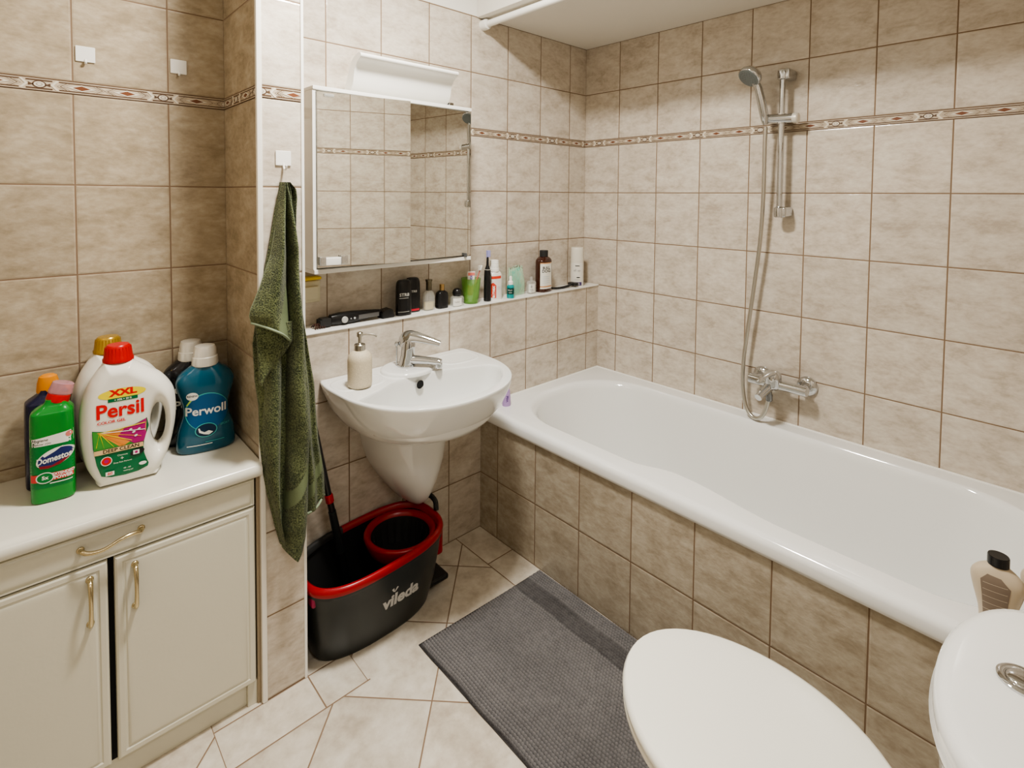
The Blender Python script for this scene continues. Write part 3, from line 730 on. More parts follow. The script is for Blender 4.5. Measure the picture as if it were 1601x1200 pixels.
D_.poly(ell(.014, .073, .014, .0075, rot=.2), PK); D_.rect(.006, .018, .068, .078, PW); D_.poly(ell(.012, .073, .003, .003), PM)
D_.text('+', .012, PW, (-.015, .066)); D_.text('Cleanness', .0048, PW, (-.014, .074)); D_.text('Deep Stain Removal', .0042, PW, (-.014, .058))
D_.rect(-.046, -.030, .032, .041, PW); D_.text('60', .009, PR, (-.038, .0365), bold=.0003); D_.poly(ell(.024, .044, .0075, .004), PW); D_.text('48 - 60', .0048, PW, (-.006, .042)); D_.text('washing gel', .004, PW, (-.004, .036))
D_.done('printed_label', pm, t)
t, bvh, W = jug('detergent_jug', 'white detergent jug with gold cap standing behind the red-capped one', -1.887, -.052, mat('gold_cap', (.48, .30, .05), .25, .6), JW, R(3))
D_ = Decal(bvh, W @ Vector((0, 0, 0)), W.to_3x3() @ Vector((1, 0, 0)), W.to_3x3() @ Vector((0, 1, 0)))
D_.poly(ell(-.012, .2155, .045, .0125), PY); D_.text('Persil', .040, PR, (-.017, .178), bold=.0017); D_.poly([(-.062, .13), (.03, .14), (.024, .04), (-.05, .03)], PGO)
D_.done('printed_label', pm, t)

# -- teal waisted laundry bottle + black twin
def waisted(name, label, x, y, m, rot, capm):
    prof = [(0, .062, .030), (.003, .066, .033), (.012, .069, .035), (.05, .067, .035), (.085, .057, .032), (.105, .053, .031), (.13, .056, .032), (.165, .066, .034), (.185, .068, .034), (.203, .060, .031), (.218, .042, .026), (.226, .030, .023), (.229, .028, .022)]
    t, bvh, o = bottle(name, label, 'laundry bottle', x, y, ZT, prof, m, rot, 2.5)
    bm = B(); lathe(bm, (x, y, ZT+.224), [(.0305, 0), (.0315, .004), (.0300, .022), (.0275, .024), (.0265, .041), (.0235, .050), (.012, .053)], 32); finish('cap', bm, capm, t, ang=30)
    return t, bvh
TEAL = mat('teal_liquid_plastic', (.002, .075, .125), .18, coat=.4)
tw_, bvh = waisted('laundry_bottle', 'waisted teal laundry bottle with silver cap beside the pillar', -1.705, -.115, TEAL, R(-9), SILV)
r_ = Vector((math.cos(R(-9)), math.sin(R(-9)), 0)); d_ = Vector((-math.sin(R(-9)), math.cos(R(-9)), 0))
D_ = Decal(bvh, (-1.705, -.115, ZT), r_, d_)
wm = [WL, mat('print_teal_light', (.06, .38, .36), .4), mat('print_deep_blue', (.003, .075, .20), .35), TEAL, mat('print_lime', (.42, .60, .10), .4), mat('print_navy', (.002, .02, .05), .35)]
D_.poly(ell(.001, .108, .050, .049, 40), 1); D_.poly(ell(.002, .107, .0485, .0475, 40), 2)
D_.poly([(-.046, .128), (-.035, .146), (-.018, .154), (-.018, .1515), (-.032, .143), (-.043, .127)], 4)
D_.poly(ell(-.032, .152, .0135, .0105), 0); D_.text('RENEW', .0070, 5, (-.032, .1525), bold=.0002)
D_.text('Perwoll', .0310, 0, (-.001, .110), bold=.0006)
D_.poly(ell(-.002, .060, .0255, .018), 1); D_.poly(ell(-.002, .060, .0235, .0162), 5)
D_.poly([(-.020, .066), (-.018, .056), (-.008, .0505), (.004, .050), (.004, .047), (.014, .053), (.004, .058), (.004, .0545), (-.006, .055), (-.0145, .060), (-.017, .067)], 0)
D_.rect(-.046, .012, .0225, .0245, 0); D_.rect(-.004, .040, .0285, .0300, 1); D_.text('SPORT', .0075, 1, (.042, .067))
D_.done('printed_label', wm, tw_)
tb_, bvh = waisted('laundry_bottle', 'waisted black laundry bottle with silver cap behind the teal one', -1.722, -.040, mat('black_gloss', (.006, .006, .008), .15), R(-4), SILV)
D_ = Decal(bvh, (-1.722, -.040, ZT), (1, 0, 0), (0, 1, 0)); D_.poly(ell(-.032, .152, .0135, .0105), 0); D_.text('Perwoll', .030, 0, (.0, .110), bold=.001); D_.done('printed_label', wm, tb_)

# -- green cleaner bottle + navy twin
def cleaner(name, label, x, y, rot, m, lean):
    prof = [(0, .034, .026), (.003, .0375, .029), (.01, .0385, .030), (.05, .0385, .030), (.12, .0385, .030), (.185, .0375, .030), (.197, .035, .028, .001), (.206, .026, .022, .004), (.213, .020, .019, .006), (.222, .0175, .0175, .007)]
    return bottle(name, label, 'cleaner bottle', x, y, ZT, prof, m, rot, 4.0)
GREENP = mat('green_plastic', (.0, .20, .02), .2, coat=.3)
gx, gy, gr = -2.0165, -.150, R(-7)
t, bvh, o = cleaner('cleaner_bottle', 'bright green toilet cleaner bottle with red cap at the left end', gx, gy, gr, GREENP, 0)
bm = B(); c = Vector((gx+.008, gy, ZT+.212)); mt = Matrix.Rotation(R(18), 4, 'Y')
lathe(bm, c, [(.0185, -.002), (.0215, .003), (.021, .017)], 24, mtx=mt); finish('cap_collar', bm, mat('red_cap_collar', (.55, .005, .01), .25), t)
PINK = mat('clear_pink_plastic', (.85, .45, .50), .1, trans=.6)
bm = B(); lathe(bm, c+mt.to_3x3() @ Vector((0, 0, .017)), [(.0205, 0), (.0225, .003), (.020, .024), (.017, .026)], 20, mtx=mt, sy=.8); finish('safety_cap', bm, PINK, t)
r_ = Vector((math.cos(gr), math.sin(gr), 0)); d_ = Vector((-math.sin(gr), math.cos(gr), 0))
D_ = Decal(bvh, (gx, gy, ZT), r_, d_)
gm = [WL, mat('label_green', (.0, .16, .03), .4), mat('label_navy', (.01, .02, .12), .4), mat('label_maroon', (.20, .01, .02), .4), mat('label_red', (.60, .04, .04), .4), BLACKM, mat('label_pink', (.55, .17, .14), .4)]
D_.rect(-.037, .037, .035, .138, 1)
D_.poly([(-.037, .128), (.037, .128), (.037, .153), (-.037, .144)], 0)
D_.text('Hygiene', .0085, 5, (-.019, .1405), shear=.25, bold=.0001); D_.text('Below rim', .0075, 5, (-.016, .1325), shear=.25)
D_.poly(ell(.030, .145, .006, .006), 6)
D_.poly(ell(.006, .100, .034, .0185, 36, .38), 0); D_.poly(ell(.006, .100, .0315, .0165, 36, .38), 2)
D_.poly([(-.022, .085), (.0, .083), (.022, .094), (.034, .108), (.030, .094), (.014, .0825), (-.006, .0775), (-.02, .079)], 3)
D_.poly([(-.016, .108), (.0, .117), (.02, .1225), (.006, .1125), (-.012, .103)], 0)
D_.text('Domestos', .0180, 0, (.004, .0975), rot=.14, bold=.0005, shear=.2, sx=.80)
D_.rect(-.036, .036, .050, .0665, 4); D_.poly(ell(-.012, .058, .0155, .012), 0); D_.poly(ell(-.012, .058, .0135, .0102), 1); D_.text('5x', .011, 0, (-.012, .058), bold=.0003)
D_.text('EXTENDED', .0082, 0, (.019, .0625), bold=.0003, sx=.9); D_.text('POWER', .0095, 0, (.019, .0545), bold=.0004, sx=.95)
D_.rect(-.004, .034, .0435, .0455, 0)
D_.done('printed_label', gm, t)
t, bvh, o = cleaner('cleaner_bottle', 'dark navy cleaner bottle with orange cap behind the green one', -2.025, -.068, R(2), mat('navy_plastic', (.006, .006, .03), .25), 0)
bm = B(); lathe(bm, (-2.025+.005, -.068, ZT+.214), [(.020, 0), (.0215, .003), (.020, .022), (.0165, .036), (.011, .040)], 24, sy=.85); finish('cap', bm, mat('orange_cap', (.62, .22, .01), .3), t)

# ================================================================== TOILETRIES ON THE LEDGE
ZS = .8895
G = 'toiletries on the ledge shelf'
# hair clip
t = thing('hair_clip', 'tiny dark openwork hair clip at the left end of the ledge', 'hair clip', (-1.372, -.055, ZS))
bm = B()
for k in range(5):
    a = k*1.2; tube(bm, catmull([(-1.385+.007*k, -.07, ZS+.003), (-1.385+.007*k+.003, -.06, ZS+.013), (-1.383+.006*k, -.046, ZS+.012), (-1.387+.007*k, -.038, ZS+.003)], 4), .0023, 8)
tube(bm, [(-1.388, -.055, ZS+.013), (-1.354, -.053, ZS+.013)], .003, 8); finish('claw', bm, mat('tortoise_plastic', (.05, .025, .02), .2), t)
# trimmer (lying)
t = thing('beard_trimmer', 'black electric beard trimmer with round grey switch lying on the ledge', 'trimmer', (-1.25, -.05, ZS))
bm = B(); secs = [(-1.335, .013, .010), (-1.330, .017, .015), (-1.30, .0200, .0185), (-1.26, .0195, .0185), (-1.22, .0165, .016), (-1.17, .0125, .0125), (-1.155, .0105, .010), (-1.151, .006, .006)]
rings = []
for x, h, w in secs: rings.append([Vector((x, -.052+w*math.copysign(abs(math.cos(2*PI*i/24))**.8, math.cos(2*PI*i/24)), ZS+.0205+h*math.copysign(abs(math.sin(2*PI*i/24))**.8, math.sin(2*PI*i/24)))) for i in range(24)])
loft(bm, rings); finish('body', bm, BLACK, t, ang=60)
bm = B(); box(bm, -1.364, -1.333, -.068, -.036, ZS+.0035, ZS+.030, .003)
for i in range(9): box(bm, -1.369, -1.363, -.067+i*.0037, -.0655+i*.0037, ZS+.006, ZS+.026)
finish('blade_head', bm, BLACKM, t)
bm = B(); lathe(bm, (-1.290, -.0705, ZS+.0185), [(.0105, 0), (.0105, -.003), (.0085, -.0045)], 26, 'y'); finish('switch', bm, mat('light_grey_plastic', (.42, .42, .40), .35), t)
bm = B(); lathe(bm, (-1.268, -.071, ZS+.019), [(.002, 0), (.002, -.0012)], 10, 'y'); lathe(bm, (-1.255, -.0705, ZS+.019), [(.0035, 0), (.0035, -.0012), (.002, -.0012)], 14, 'y'); finish('indicator', bm, mat('pale_print', (.5, .5, .5), .4), t)
bm = B(); box(bm, -1.24, -1.165, -.0695, -.066, ZS+.012, ZS+.026, .001); finish('grip_strip', bm, GREYP, t)
# comb attachment
t = thing('trimmer_comb', 'small black comb attachment between trimmer and black deodorant', 'comb attachment', (-1.128, -.05, ZS))
bm = B(); prism(bm, [(-1.150, ZS), (-1.110, ZS), (-1.106, ZS+.004), (-1.113, ZS+.027), (-1.118, ZS+.030), (-1.146, ZS+.026), (-1.152, ZS+.02)], 'y', -.071, -.034); finish('shell', bm, BLACK, t, ang=20)
bm = B()
for i in range(8): box(bm, -1.1535, -1.149, -.070+i*.0045, -.068+i*.0045, ZS, ZS+.018)
finish('teeth', bm, BLACKM, t)
def deo(x, y, lab, red, txt):
    prof = [(0, .026, .015), (.003, .0285, .017), (.03, .0285, .017), (.09, .0280, .0168), (.112, .026, .0155), (.122, .021, .012), (.125, .012, .007)]
    t, bvh, o = bottle('deodorant_stick', lab, 'deodorant', x, y, ZS, prof, BLACK, R(-6), 2.6, 40, G)
    D_ = Decal(bvh, (x, y, ZS), (.85, -.53, 0), CAMDIR(x, y)); mm = [mat('print_silver', (.55, .55, .52), .4), mat('print_red2', (.45, .01, .03), .3)]
    if red: D_.rect(-.028, .028, .006, .013, 1); D_.text('STR8', .011, 0, (.004, .076), bold=.0002)
    else: D_.text('STR8', .0155, 0, (.003, .073), bold=.0003); D_.rect(-.014, .017, .061, .0625, 0); D_.rect(-.020, .020, .013, .0145, 0)
    D_.done('printed_label', mm, t)
deo(-1.064, -.060, 'black oval deodorant stick with white lettering, left of the two', False, 'STR8')
deo(-1.012, -.036, 'black deodorant stick with red base ring, right of the two', True, 'STR8')
# perfume
x, y = -.952, -.052
t, bvh, o = bottle('perfume_bottle', 'clear perfume bottle with pale amber liquid and bronze cap', 'perfume', x, y, ZS, [(0, .020, .0135), (.003, .0225, .015), (.03, .0228, .0155), (.055, .0215, .0145), (.068, .015, .012), (.073, .009, .009)], CLEAR, 0, 3.2, 36, G)
bm = B(); loft(bm, [sup(x, y, ZS+.004, .018, .011, 3, 32), sup(x, y, ZS+.030, .0195, .0125, 3, 32)]); finish('liquid', bm, AMBERL, t)
bm = B(); lathe(bm, (x, y, ZS+.0735), [(.0095, 0), (.0105, .002), (.0105, .03), (.013, .036), (.0125, .040)], 24); finish('cap', bm, mat('bronze_cap', (.16, .14, .10), .2, .8), t)
# dark perfume with gold cap
x, y = -.893, -.052
t, bvh, o = bottle('perfume_bottle', 'small black perfume bottle with gold neck cap', 'perfume', x, y, ZS, [(0, .021, .014), (.003, .0235, .0155), (.045, .0235, .0155), (.058, .021, .014), (.064, .013, .010), (.067, .009, .008)], BLACK, 0, 3.4, 36, G)
bm = B(); lathe(bm, (x, y, ZS+.066), [(.0085, 0), (.0095, .001), (.0095, .022), (.008, .024)], 24); finish('cap', bm, mat('gold_metal', (.55, .38, .18), .2, 1), t)
# white-label perfume with black dome
x, y = -.826, -.058
t, bvh, o = bottle('perfume_bottle', 'squat clear perfume bottle with white label and black dome cap', 'perfume', x, y, ZS, [(0, .0235, .016), (.002, .0255, .0175), (.028, .0255, .0175), (.036, .022, .016), (.040, .012, .012)], CLEAR, 0, 4, 36, G)
bm = B(); lathe(bm, (x, y, ZS+.036), [(.010, 0), (.0165, .005), (.0185, .014), (.016, .024), (.009, .0305), (.002, .032)], 28); finish('cap', bm, BLACK, t, ang=60)
D_ = Decal(bvh, (x, y, ZS), (1, 0, 0), CAMDIR(x, y)); D_.rect(-.019, .022, .003, .032, 0); D_.text('Parfum', .008, 1, (.001, .018)); D_.done('printed_label', [WL, BLACKM], t)
# green tumbler
x, y = -.752, -.050
t = thing('tumbler', 'green glass tumbler holding toothpaste and toothbrushes', 'cup', (x, y, ZS))
bm = B(); lathe(bm, (x, y, ZS), [(.026, 0), (.029, .002), (.033, .035), (.039, .098), (.0375, .098), (.0315, .036), (.0265, .008), (.01, .0065)], 40); finish('glass', bm, GREENG, t, ang=60)
# toothpaste in tumbler
t = thing('toothpaste_tube', 'white and orange toothpaste tube standing in the green tumbler', 'toothpaste', (x-.012, y-.016, ZS+.010))
bm = B(); rings = []
for k in range(9):
    f = k/8; z = ZS+.020+f*.108; hw = .0115+.004*f; hd = .0105*(1-f)+.0015; rings.append(sup(x-.012-.0035*f, y-.010-.012*f, z, hw, hd, 2.2, 28, R(-25)))
loft(bm, rings); bmesh.ops.recalc_face_normals(bm, faces=bm.faces[:]); bvh = BVHTree.FromBMesh(bm); finish('tube', bm, WHITEP, t, ang=60)
bm = B(); lathe(bm, (x-.012, y-.010, ZS+.009), [(.009, 0), (.0095, .002), (.0085, .0115)], 20); finish('cap', bm, WHITEP, t)
D_ = Decal(bvh, (x-.013, y-.016, ZS), (.78, -.62, 0), (.62, .78, 0)); D_.rect(-.013, .013, .035, .075, 0); D_.rect(-.015, .015, .112, .124, 1); D_.text('elmex', .018, 2, (0, .092), rot=R(90), bold=.0004); D_.done('printed_label', [mat('print_orange2', (.72, .15, .03), .4), mat('print_salmon', (.7, .2, .16), .4), mat('print_violet', (.15, .12, .4), .4)], t)
# toothbrush and razor in tumbler
t = thing('toothbrush', 'white and red toothbrush leaning right in the green tumbler', 'toothbrush', (x+.012, y+.012, ZS+.009))
bm = B(); a = Vector((x+.0, y+.006, ZS+.012)); b = Vector((x+.042, y-.004, ZS+.125)); tube(bm, [a, a.lerp(b, .3), a.lerp(b, .6), a.lerp(b, .8), b], [.0045, .005, .004, .0025, .0025], 10); finish('handle', bm, mat('brush_grey_red', (.5, .16, .12), .3), t)
bm = B(); bb_ = b+Vector((.003, -.002, .008)); tube(bm, [b, b.lerp(bb_, .5), bb_+Vector((.004, -.002, .012))], [.003, .0055, .004], 10); 
for i in range(4): box(bm, bb_.x-.011, bb_.x-.002, bb_.y-.004, bb_.y+.003, bb_.z-.006+i*.005, bb_.z-.003+i*.005)
finish('brush_head', bm, WHITEP, t)
# electric toothbrush
x, y = -.677, -.062
t = thing('electric_toothbrush', 'tall black electric toothbrush with lilac brush head', 'toothbrush', (x, y, ZS))
bm = B(); lathe(bm, (x, y, ZS), [(.0135, 0), (.0148, .002), (.0148, .05), (.0142, .095), (.0128, .125), (.0075, .138), (.0055, .145), (.0045, .172), (.004, .178)], 28); o1 = finish('handle', bm, BLACK, t, ang=60)
bm = B(); lathe(bm, (x, y, ZS+.126), [(.0140, 0), (.0143, .001), (.0140, .002)], 28); finish('ring', bm, SILV, t)
bm = B(); box(bm, x-.0055, x+.0065, y-.012, y-.001, ZS+.177, ZS+.204, .0025, 2); tube(bm, [(x, y+.001, ZS+.172), (x, y+.002, ZS+.203)], .0045, 10); finish('brush_head', bm, mat('lilac_bristles', (.32, .32, .60), .6), t)
bm = B(); lathe(bm, (x+.006, y-.0135, ZS+.092), [(.008, .004), (.008, -.0003), (.006, -.0008)], 20, 'y', sx=.55, sy=2.0); finish('button_panel', bm, mat('dark_bronze_panel', (.08, .075, .06), .3), t)
# mouthwash
x, y = -.628, -.050
t, bvh, o = bottle('mouthwash_bottle', 'white mouthwash bottle with red label and ribbed white cap', 'mouthwash', x, y, ZS, [(0, .029, .019), (.004, .032, .021), (.05, .032, .021), (.088, .032, .021), (.102, .030, .020), (.110, .024, .018), (.117, .016, .016)], mat('milky_plastic', (.74, .72, .68), .2), 0, 2.8, 40, G)
bm = B(); lathe(bm, (x-.003, y, ZS+.115), [(.0205, 0), (.0205, .013), (.0185, .0145), (.0195, .016), (.0195, .028), (.018, .029), (.019, .031), (.018, .045), (.008, .047)], 28); finish('cap', bm, WHITEP, t, ang=30)
D_ = Decal(bvh, (x, y, ZS), (.85, -.53, 0), CAMDIR(x, y)); D_.rect(-.034, .034, .086, .097, 0); D_.poly([(-.016, .012), (.007, .008), (.007, .060), (-.006, .072), (-.016, .064)], 0)
D_.text('elmex', .0195, 1, (-.0045, .034), rot=R(90), bold=.0008); D_.rect(.012, .024, .050, .052, 2); D_.rect(.012, .026, .043, .0445, 2); D_.done('printed_label', [mat('print_elm', (.62, .06, .03), .4), WL, mat('print_pale_grey', (.45, .45, .45), .4)], t)
# dropper serum
x, y = -.562, -.075
t, bvh, o = bottle('dropper_bottle', 'small teal dropper bottle with white dropper cap', 'serum bottle', x, y, ZS, [(0, .014, .014), (.002, .0155, .0155), (.045, .0155, .0155), (.052, .013, .013), (.057, .009, .009)], mat('teal_glass', (.01, .25, .26), .06, coat=.5), 0, 2, 32, G)
bm = B(); lathe(bm, (x, y, ZS+.056), [(.0105, 0), (.0105, .012), (.009, .014), (.006, .016), (.0062, .030), (.004, .035)], 24); finish('dropper_cap', bm, WHITEP, t)
D_ = Decal(bvh, (x, y, ZS), (.85, -.53, 0), CAMDIR(x, y)); D_.rect(-.0145, .0145, .017, .043, 0); D_.text('SERUM', .0062, 1, (-.002, .034)); D_.text('repair', .0062, 1, (-.001, .025)); D_.done('printed_label', [mat('print_deep_green', (.003, .05, .04), .35), WL], t)
# mint bag of floss picks
x, y = -.502, -.046
t = thing('floss_pick_bag', 'translucent mint bag of green floss picks behind the dropper bottle', 'bag', (x, y, ZS))
BAG = mat('mint_film', (.50, .76, .56), .2, alpha=.42); PICK = mat('mint_picks', (.10, .52, .42), .35)
bm = B(); N1, N2 = 16, 18; grid = []
for s in (-1, 1):
    g_ = []
    for j in range(N2+1):
        row = []
        for i in range(N1+1):
            u = i/N1*2-1; v = j/N2; w = .047-.006*v; th = .020*(1-u*u)**.6*(math.sin(PI*min(1, .12+v*.95)))**.7
            row.append(bm.verts.new((x+u*w+.004*math.sin(v*5), y+s*th+.002*noise.noise((u*4, v*5, s)), ZS+.001+v*.124+.004*math.sin(u*3+1)*v)))
        g_.append(row)
    for j in range(N2):
        for i in range(N1): bm.faces.new((g_[j][i], g_[j][i+1], g_[j+1][i+1], g_[j+1][i]))
    grid.append(g_)
bmesh.ops.remove_doubles(bm, verts=bm.verts[:], dist=.0008); finish('film', bm, BAG, t, ang=60)
rnd = random.Random(3); fp = None
bm = B()
for k in range(34):
    px, pz = x+rnd.uniform(-.028, .018), ZS+rnd.uniform(.020, .098); an = rnd.uniform(-.7, .9)+PI/2; py = y+rnd.uniform(-.010, .008)
    d_ = Vector((math.cos(an), 0, math.sin(an))); c = Vector((px, py, pz)); tube(bm, [c-d_*.017, c, c+d_*.012], .0017, 6)
    e = c+d_*.012; s_ = Vector((-d_.z, 0, d_.x)); tube(bm, catmull([e-s_*.006+d_*.010, e-s_*.005, e, e+s_*.005, e+s_*.006+d_*.010], 3), .0013, 6)
o = finish('floss_picks', bm, PICK, t, ang=60); o['kind'] = 'stuff'
# small clear bottle
x, y = -.420, -.055
t, bvh, o = bottle('glass_vial', 'small clear square bottle with white label and grey stopper', 'small bottle', x, y, ZS, [(0, .0175, .013), (.002, .019, .0145), (.045, .019, .0145), (.052, .015, .012), (.056, .008, .008)], CLEAR, 0, 5, 36, G)
bm = B(); lathe(bm, (x, y, ZS+.054), [(.008, 0), (.0085, .004), (.0065, .016), (.004, .018)], 18); finish('stopper', bm, mat('grey_stopper', (.33, .31, .28), .4), t)
bm = B(); loft(bm, [sup(x, y, ZS+.004, .0165, .012, 5, 28), sup(x, y, ZS+.042, .0165, .012, 5, 28)]); finish('content', bm, mat('pale_grey_cream', (.50, .46, .41), .4), t)
D_ = Decal(bvh, (x, y, ZS), (.85, -.53, 0), CAMDIR(x, y)); D_.rect(-.012, .015, .006, .042, 0); D_.text('8', .014, 1, (.001, .031), bold=.0005); D_.rect(-.006, .010, .018, .0195, 1); D_.rect(-.004, .011, .012, .0132, 1); D_.done('printed_label', [WL, GREYP], t)
# amber bottle
x, y = -.340, -.052
t, bvh, o = bottle('amber_bottle', 'tall dark amber bottle with black cap and white label', 'lotion bottle', x, y, ZS, [(0, .038, .026), (.004, .042, .029), (.06, .042, .029), (.128, .042, .029), (.142, .038, .027), (.151, .026, .022), (.155, .017, .017), (.157, .0155, .0155)], mat('amber_plastic', (.045, .012, .006), .12, coat=.5), R(8), 2.5, 48, G)
bm = B(); lathe(bm, (x, y, ZS+.155), [(.019, 0), (.019, .025), (.0175, .027), (.006, .0272)], 28); finish('cap', bm, BLACKM, t)
D_ = Decal(bvh, (x+.004, y, ZS), (.83, -.56, 0), CAMDIR(x, y)); om = [WL, BLACKM, mat('print_tan', (.55, .28, .12), .4), mat('print_pale_blue', (.45, .55, .62), .4)]
D_.rect(-.018, .036, .015, .130, 0); D_.rect(-.018, .036, .121, .130, 2) if False else D_.rect(-.018, .036, .1255, .130, 2); D_.rect(-.018, .036, .0225, .028, 2)
D_.text('BULL', .0160, 1, (.009, .107), bold=.0005, sx=.9); D_.text('DOG', .0175, 1, (.009, .093), bold=.0005, sx=.95); 
for q in range(4): D_.rect(-.006, .024, .068-q*.009, .0695-q*.009, 3)
D_.done('printed_label', om, t)
# black razor lying
t = thing('razor', 'black razor lying on the ledge between amber bottle and spray can', 'razor', (-.2, -.058, ZS))
bm = B(); pts = catmull([(-.292, -.060, ZS+.008), (-.26, -.064, ZS+.0055), (-.22, -.066, ZS+.0055), (-.18, -.066, ZS+.010), (-.155, -.064, ZS+.017)], 5); tube(bm, pts, [.0045+.0015*math.sin(PI*i/(len(pts)-1)) for i in range(len(pts))], 12); finish('handle', bm, BLACK, t, ang=60)
bm = B(); box(bm, -.163, -.137, -.084, -.040, ZS+.0085, ZS+.020, .003, mtx=None); finish('blade_head', bm, BLACKM, t)
# white spray can
x, y = -.108, -.050
t, bvh, o = bottle('spray_can', 'slim white spray can with cream cap in the ledge corner', 'spray can', x, y, ZS, [(0, .029, .029), (.002, .031, .031), (.06, .031, .031), (.105, .031, .031), (.109, .030, .030), (.1095, .029, .029)], mat('white_can', (.70, .68, .62), .3), 0, 2, 40, G)
bm = B(); lathe(bm, (x, y, ZS+.1085), [(.0305, 0), (.031, .002), (.0305, .060), (.029, .070), (.027, .073), (.010, .0735)], 40); finish('cap', bm, mat('cream_cap', (.66, .63, .55), .35), t)
D_ = Decal(bvh, (x, y, ZS), (.72, -.69, 0), CAMDIR(x, y)); sm_ = [BLACKM, mat('print_purple', (.06, .04, .14), .4), mat('print_grey', (.35, .35, .33), .4)]
D_.text('lavera', .0085, 0, (.002, .097), bold=.0004); D_.text('all up', .015, 2, (0, .075), bold=.0002); D_.poly(ell(.006, .042, .009, .0025), 0); D_.rect(-.010, .014, .031, .0325, 2); D_.rect(-.022, .022, .004, .020, 1); D_.text('48h', .014, 2, (.004, .012), bold=.0006)
D_.done('printed_label', sm_, t)

# ---- small purple bottle on the tub corner, behind the basin
x, y = -.661, -.163
t, bvh, o = bottle('shower_gel_tube', 'small lilac bottle on the bathtub corner behind the washbasin', 'small bottle', x, y, .4905, [(0, .015, .013), (.002, .017, .015), (.03, .0165, .0145), (.055, .014, .013), (.07, .009, .009)], mat('lilac_plastic', (.40, .27, .52), .3), 0, 2.2, 32)
bm = B(); lathe(bm, (x, y, .4905+.068), [(.010, 0), (.010, .018), (.008, .02)], 20); finish('cap', bm, WHITEP, t)
D_ = Decal(bvh, (x, y, .4905), (.85, -.53, 0), CAMDIR(x, y)); D_.text('Wild', .012, 0, (.004, .030), rot=R(90), bold=.0004); D_.done('printed_label', [mat('print_dark_violet', (.10, .05, .2), .4)], t)

# ---- tan shampoo bottles on the tub rim behind the cistern
TAN = mat('tan_plastic', (.52, .44, .33), .3); TANL = mat('label_taupe', (.20, .155, .12), .45)
def shampoo(x, y, rot, lab, cap=True):
    prof = [(0, .022, .015), (.003, .0245, .017), (.03, .027, .018), (.065, .036, .020), (.092, .040, .021), (.108, .031, .018), (.118, .0165, .015), (.121, .0145, .0145)]
    t, bvh, o = bottle('shampoo_bottle', lab, 'shampoo bottle', x, y, .4905, prof, TAN, rot, 2.3, 40)
    bm = B(); lathe(bm, (x, y, .4905+.120), [(.0155, 0), (.0165, .001), (.0165, .017), (.0155, .019), (.006, .0185)], 28); finish('cap', bm, BLACK, t)
    r_ = Vector((math.cos(rot), math.sin(rot), 0)); d_ = Vector((-math.sin(rot), math.cos(rot), 0))
    D_ = Decal(bvh, (x, y, .4905), r_, d_); D_.poly([(-.016, .012), (.016, .012), (.019, .06), (.022, .09), (.008, .104), (-.012, .104), (-.022, .09), (-.019, .06)], 0)
    for k in range(6): D_.poly([(-.018, .086-.013*k), (.018, .090-.013*k), (.018, .0908-.013*k), (-.018, .0868-.013*k)], 1)
    D_.done('printed_label', [TANL, mat('label_line', (.55, .48, .38), .4)], t)
shampoo(-.683, -1.587, R(-94), 'tan shampoo bottle with black cap and taupe label on the tub rim')
shampoo(-.628, -1.655, R(-94), 'second tan shampoo bottle at the picture edge behind the first', True)

# ================================================================== TOWEL
TOW = bpy.data.materials.new('green_terry'); TOW.use_nodes = True
nt = TOW.node_tree; M, MIX = nodes(nt); b_ = nt.nodes['Principled BSDF']; g_ = nt.nodes.new('ShaderNodeNewGeometry')
n1 = nt.nodes.new('ShaderNodeTexNoise'); n1.inputs['Scale'].default_value = 300; n1.inputs['Detail'].default_value = 3; nt.links.new(g_.outputs['Position'], n1.inputs['Vector'])
n2 = nt.nodes.new('ShaderNodeTexNoise'); n2.inputs['Scale'].default_value = 18; nt.links.new(g_.outputs['Position'], n2.inputs['Vector'])
f_ = M('ADD', M('MULTIPLY', n1.outputs['Fac'], .75), M('MULTIPLY', n2.outputs['Fac'], .25))
r_ = nt.nodes.new('ShaderNodeValToRGB'); r_.color_ramp.elements[0].position = .40; r_.color_ramp.elements[0].color = (.022, .032, .011, 1); r_.color_ramp.elements[1].position = .62; r_.color_ramp.elements[1].color = (.15, .175, .075, 1)
nt.links.new(f_, r_.inputs['Fac']); nt.links.new(r_.outputs['Color'], b_.inputs['Base Color']); b_.inputs['Roughness'].default_value = .95; b_.inputs['Sheen Weight'].default_value = .12
bp = nt.nodes.new('ShaderNodeBump'); bp.inputs['Distance'].default_value = .004; nt.links.new(n1.outputs['Fac'], bp.inputs['Height']); nt.links.new(bp.outputs['Normal'], b_.inputs['Normal'])
TOWB = mat('green_towel_border', (.150, .185, .100), .85, bump=.0008, bscale=400)
TOWE = mat('green_towel_edge', (.22, .27, .18), .85, bump=.0008, bscale=300)
def interp(tab, z):
    tab = sorted(tab, key=lambda p: -p[0])
    if z >= tab[0][0]: return tab[0][1]
    for (z0, v0), (z1, v1) in zip(tab, tab[1:]):
        if z >= z1: k = (z0-z)/(z0-z1) if z0 != z1 else 0; return v0+(v1-v0)*k
    return tab[-1][1]
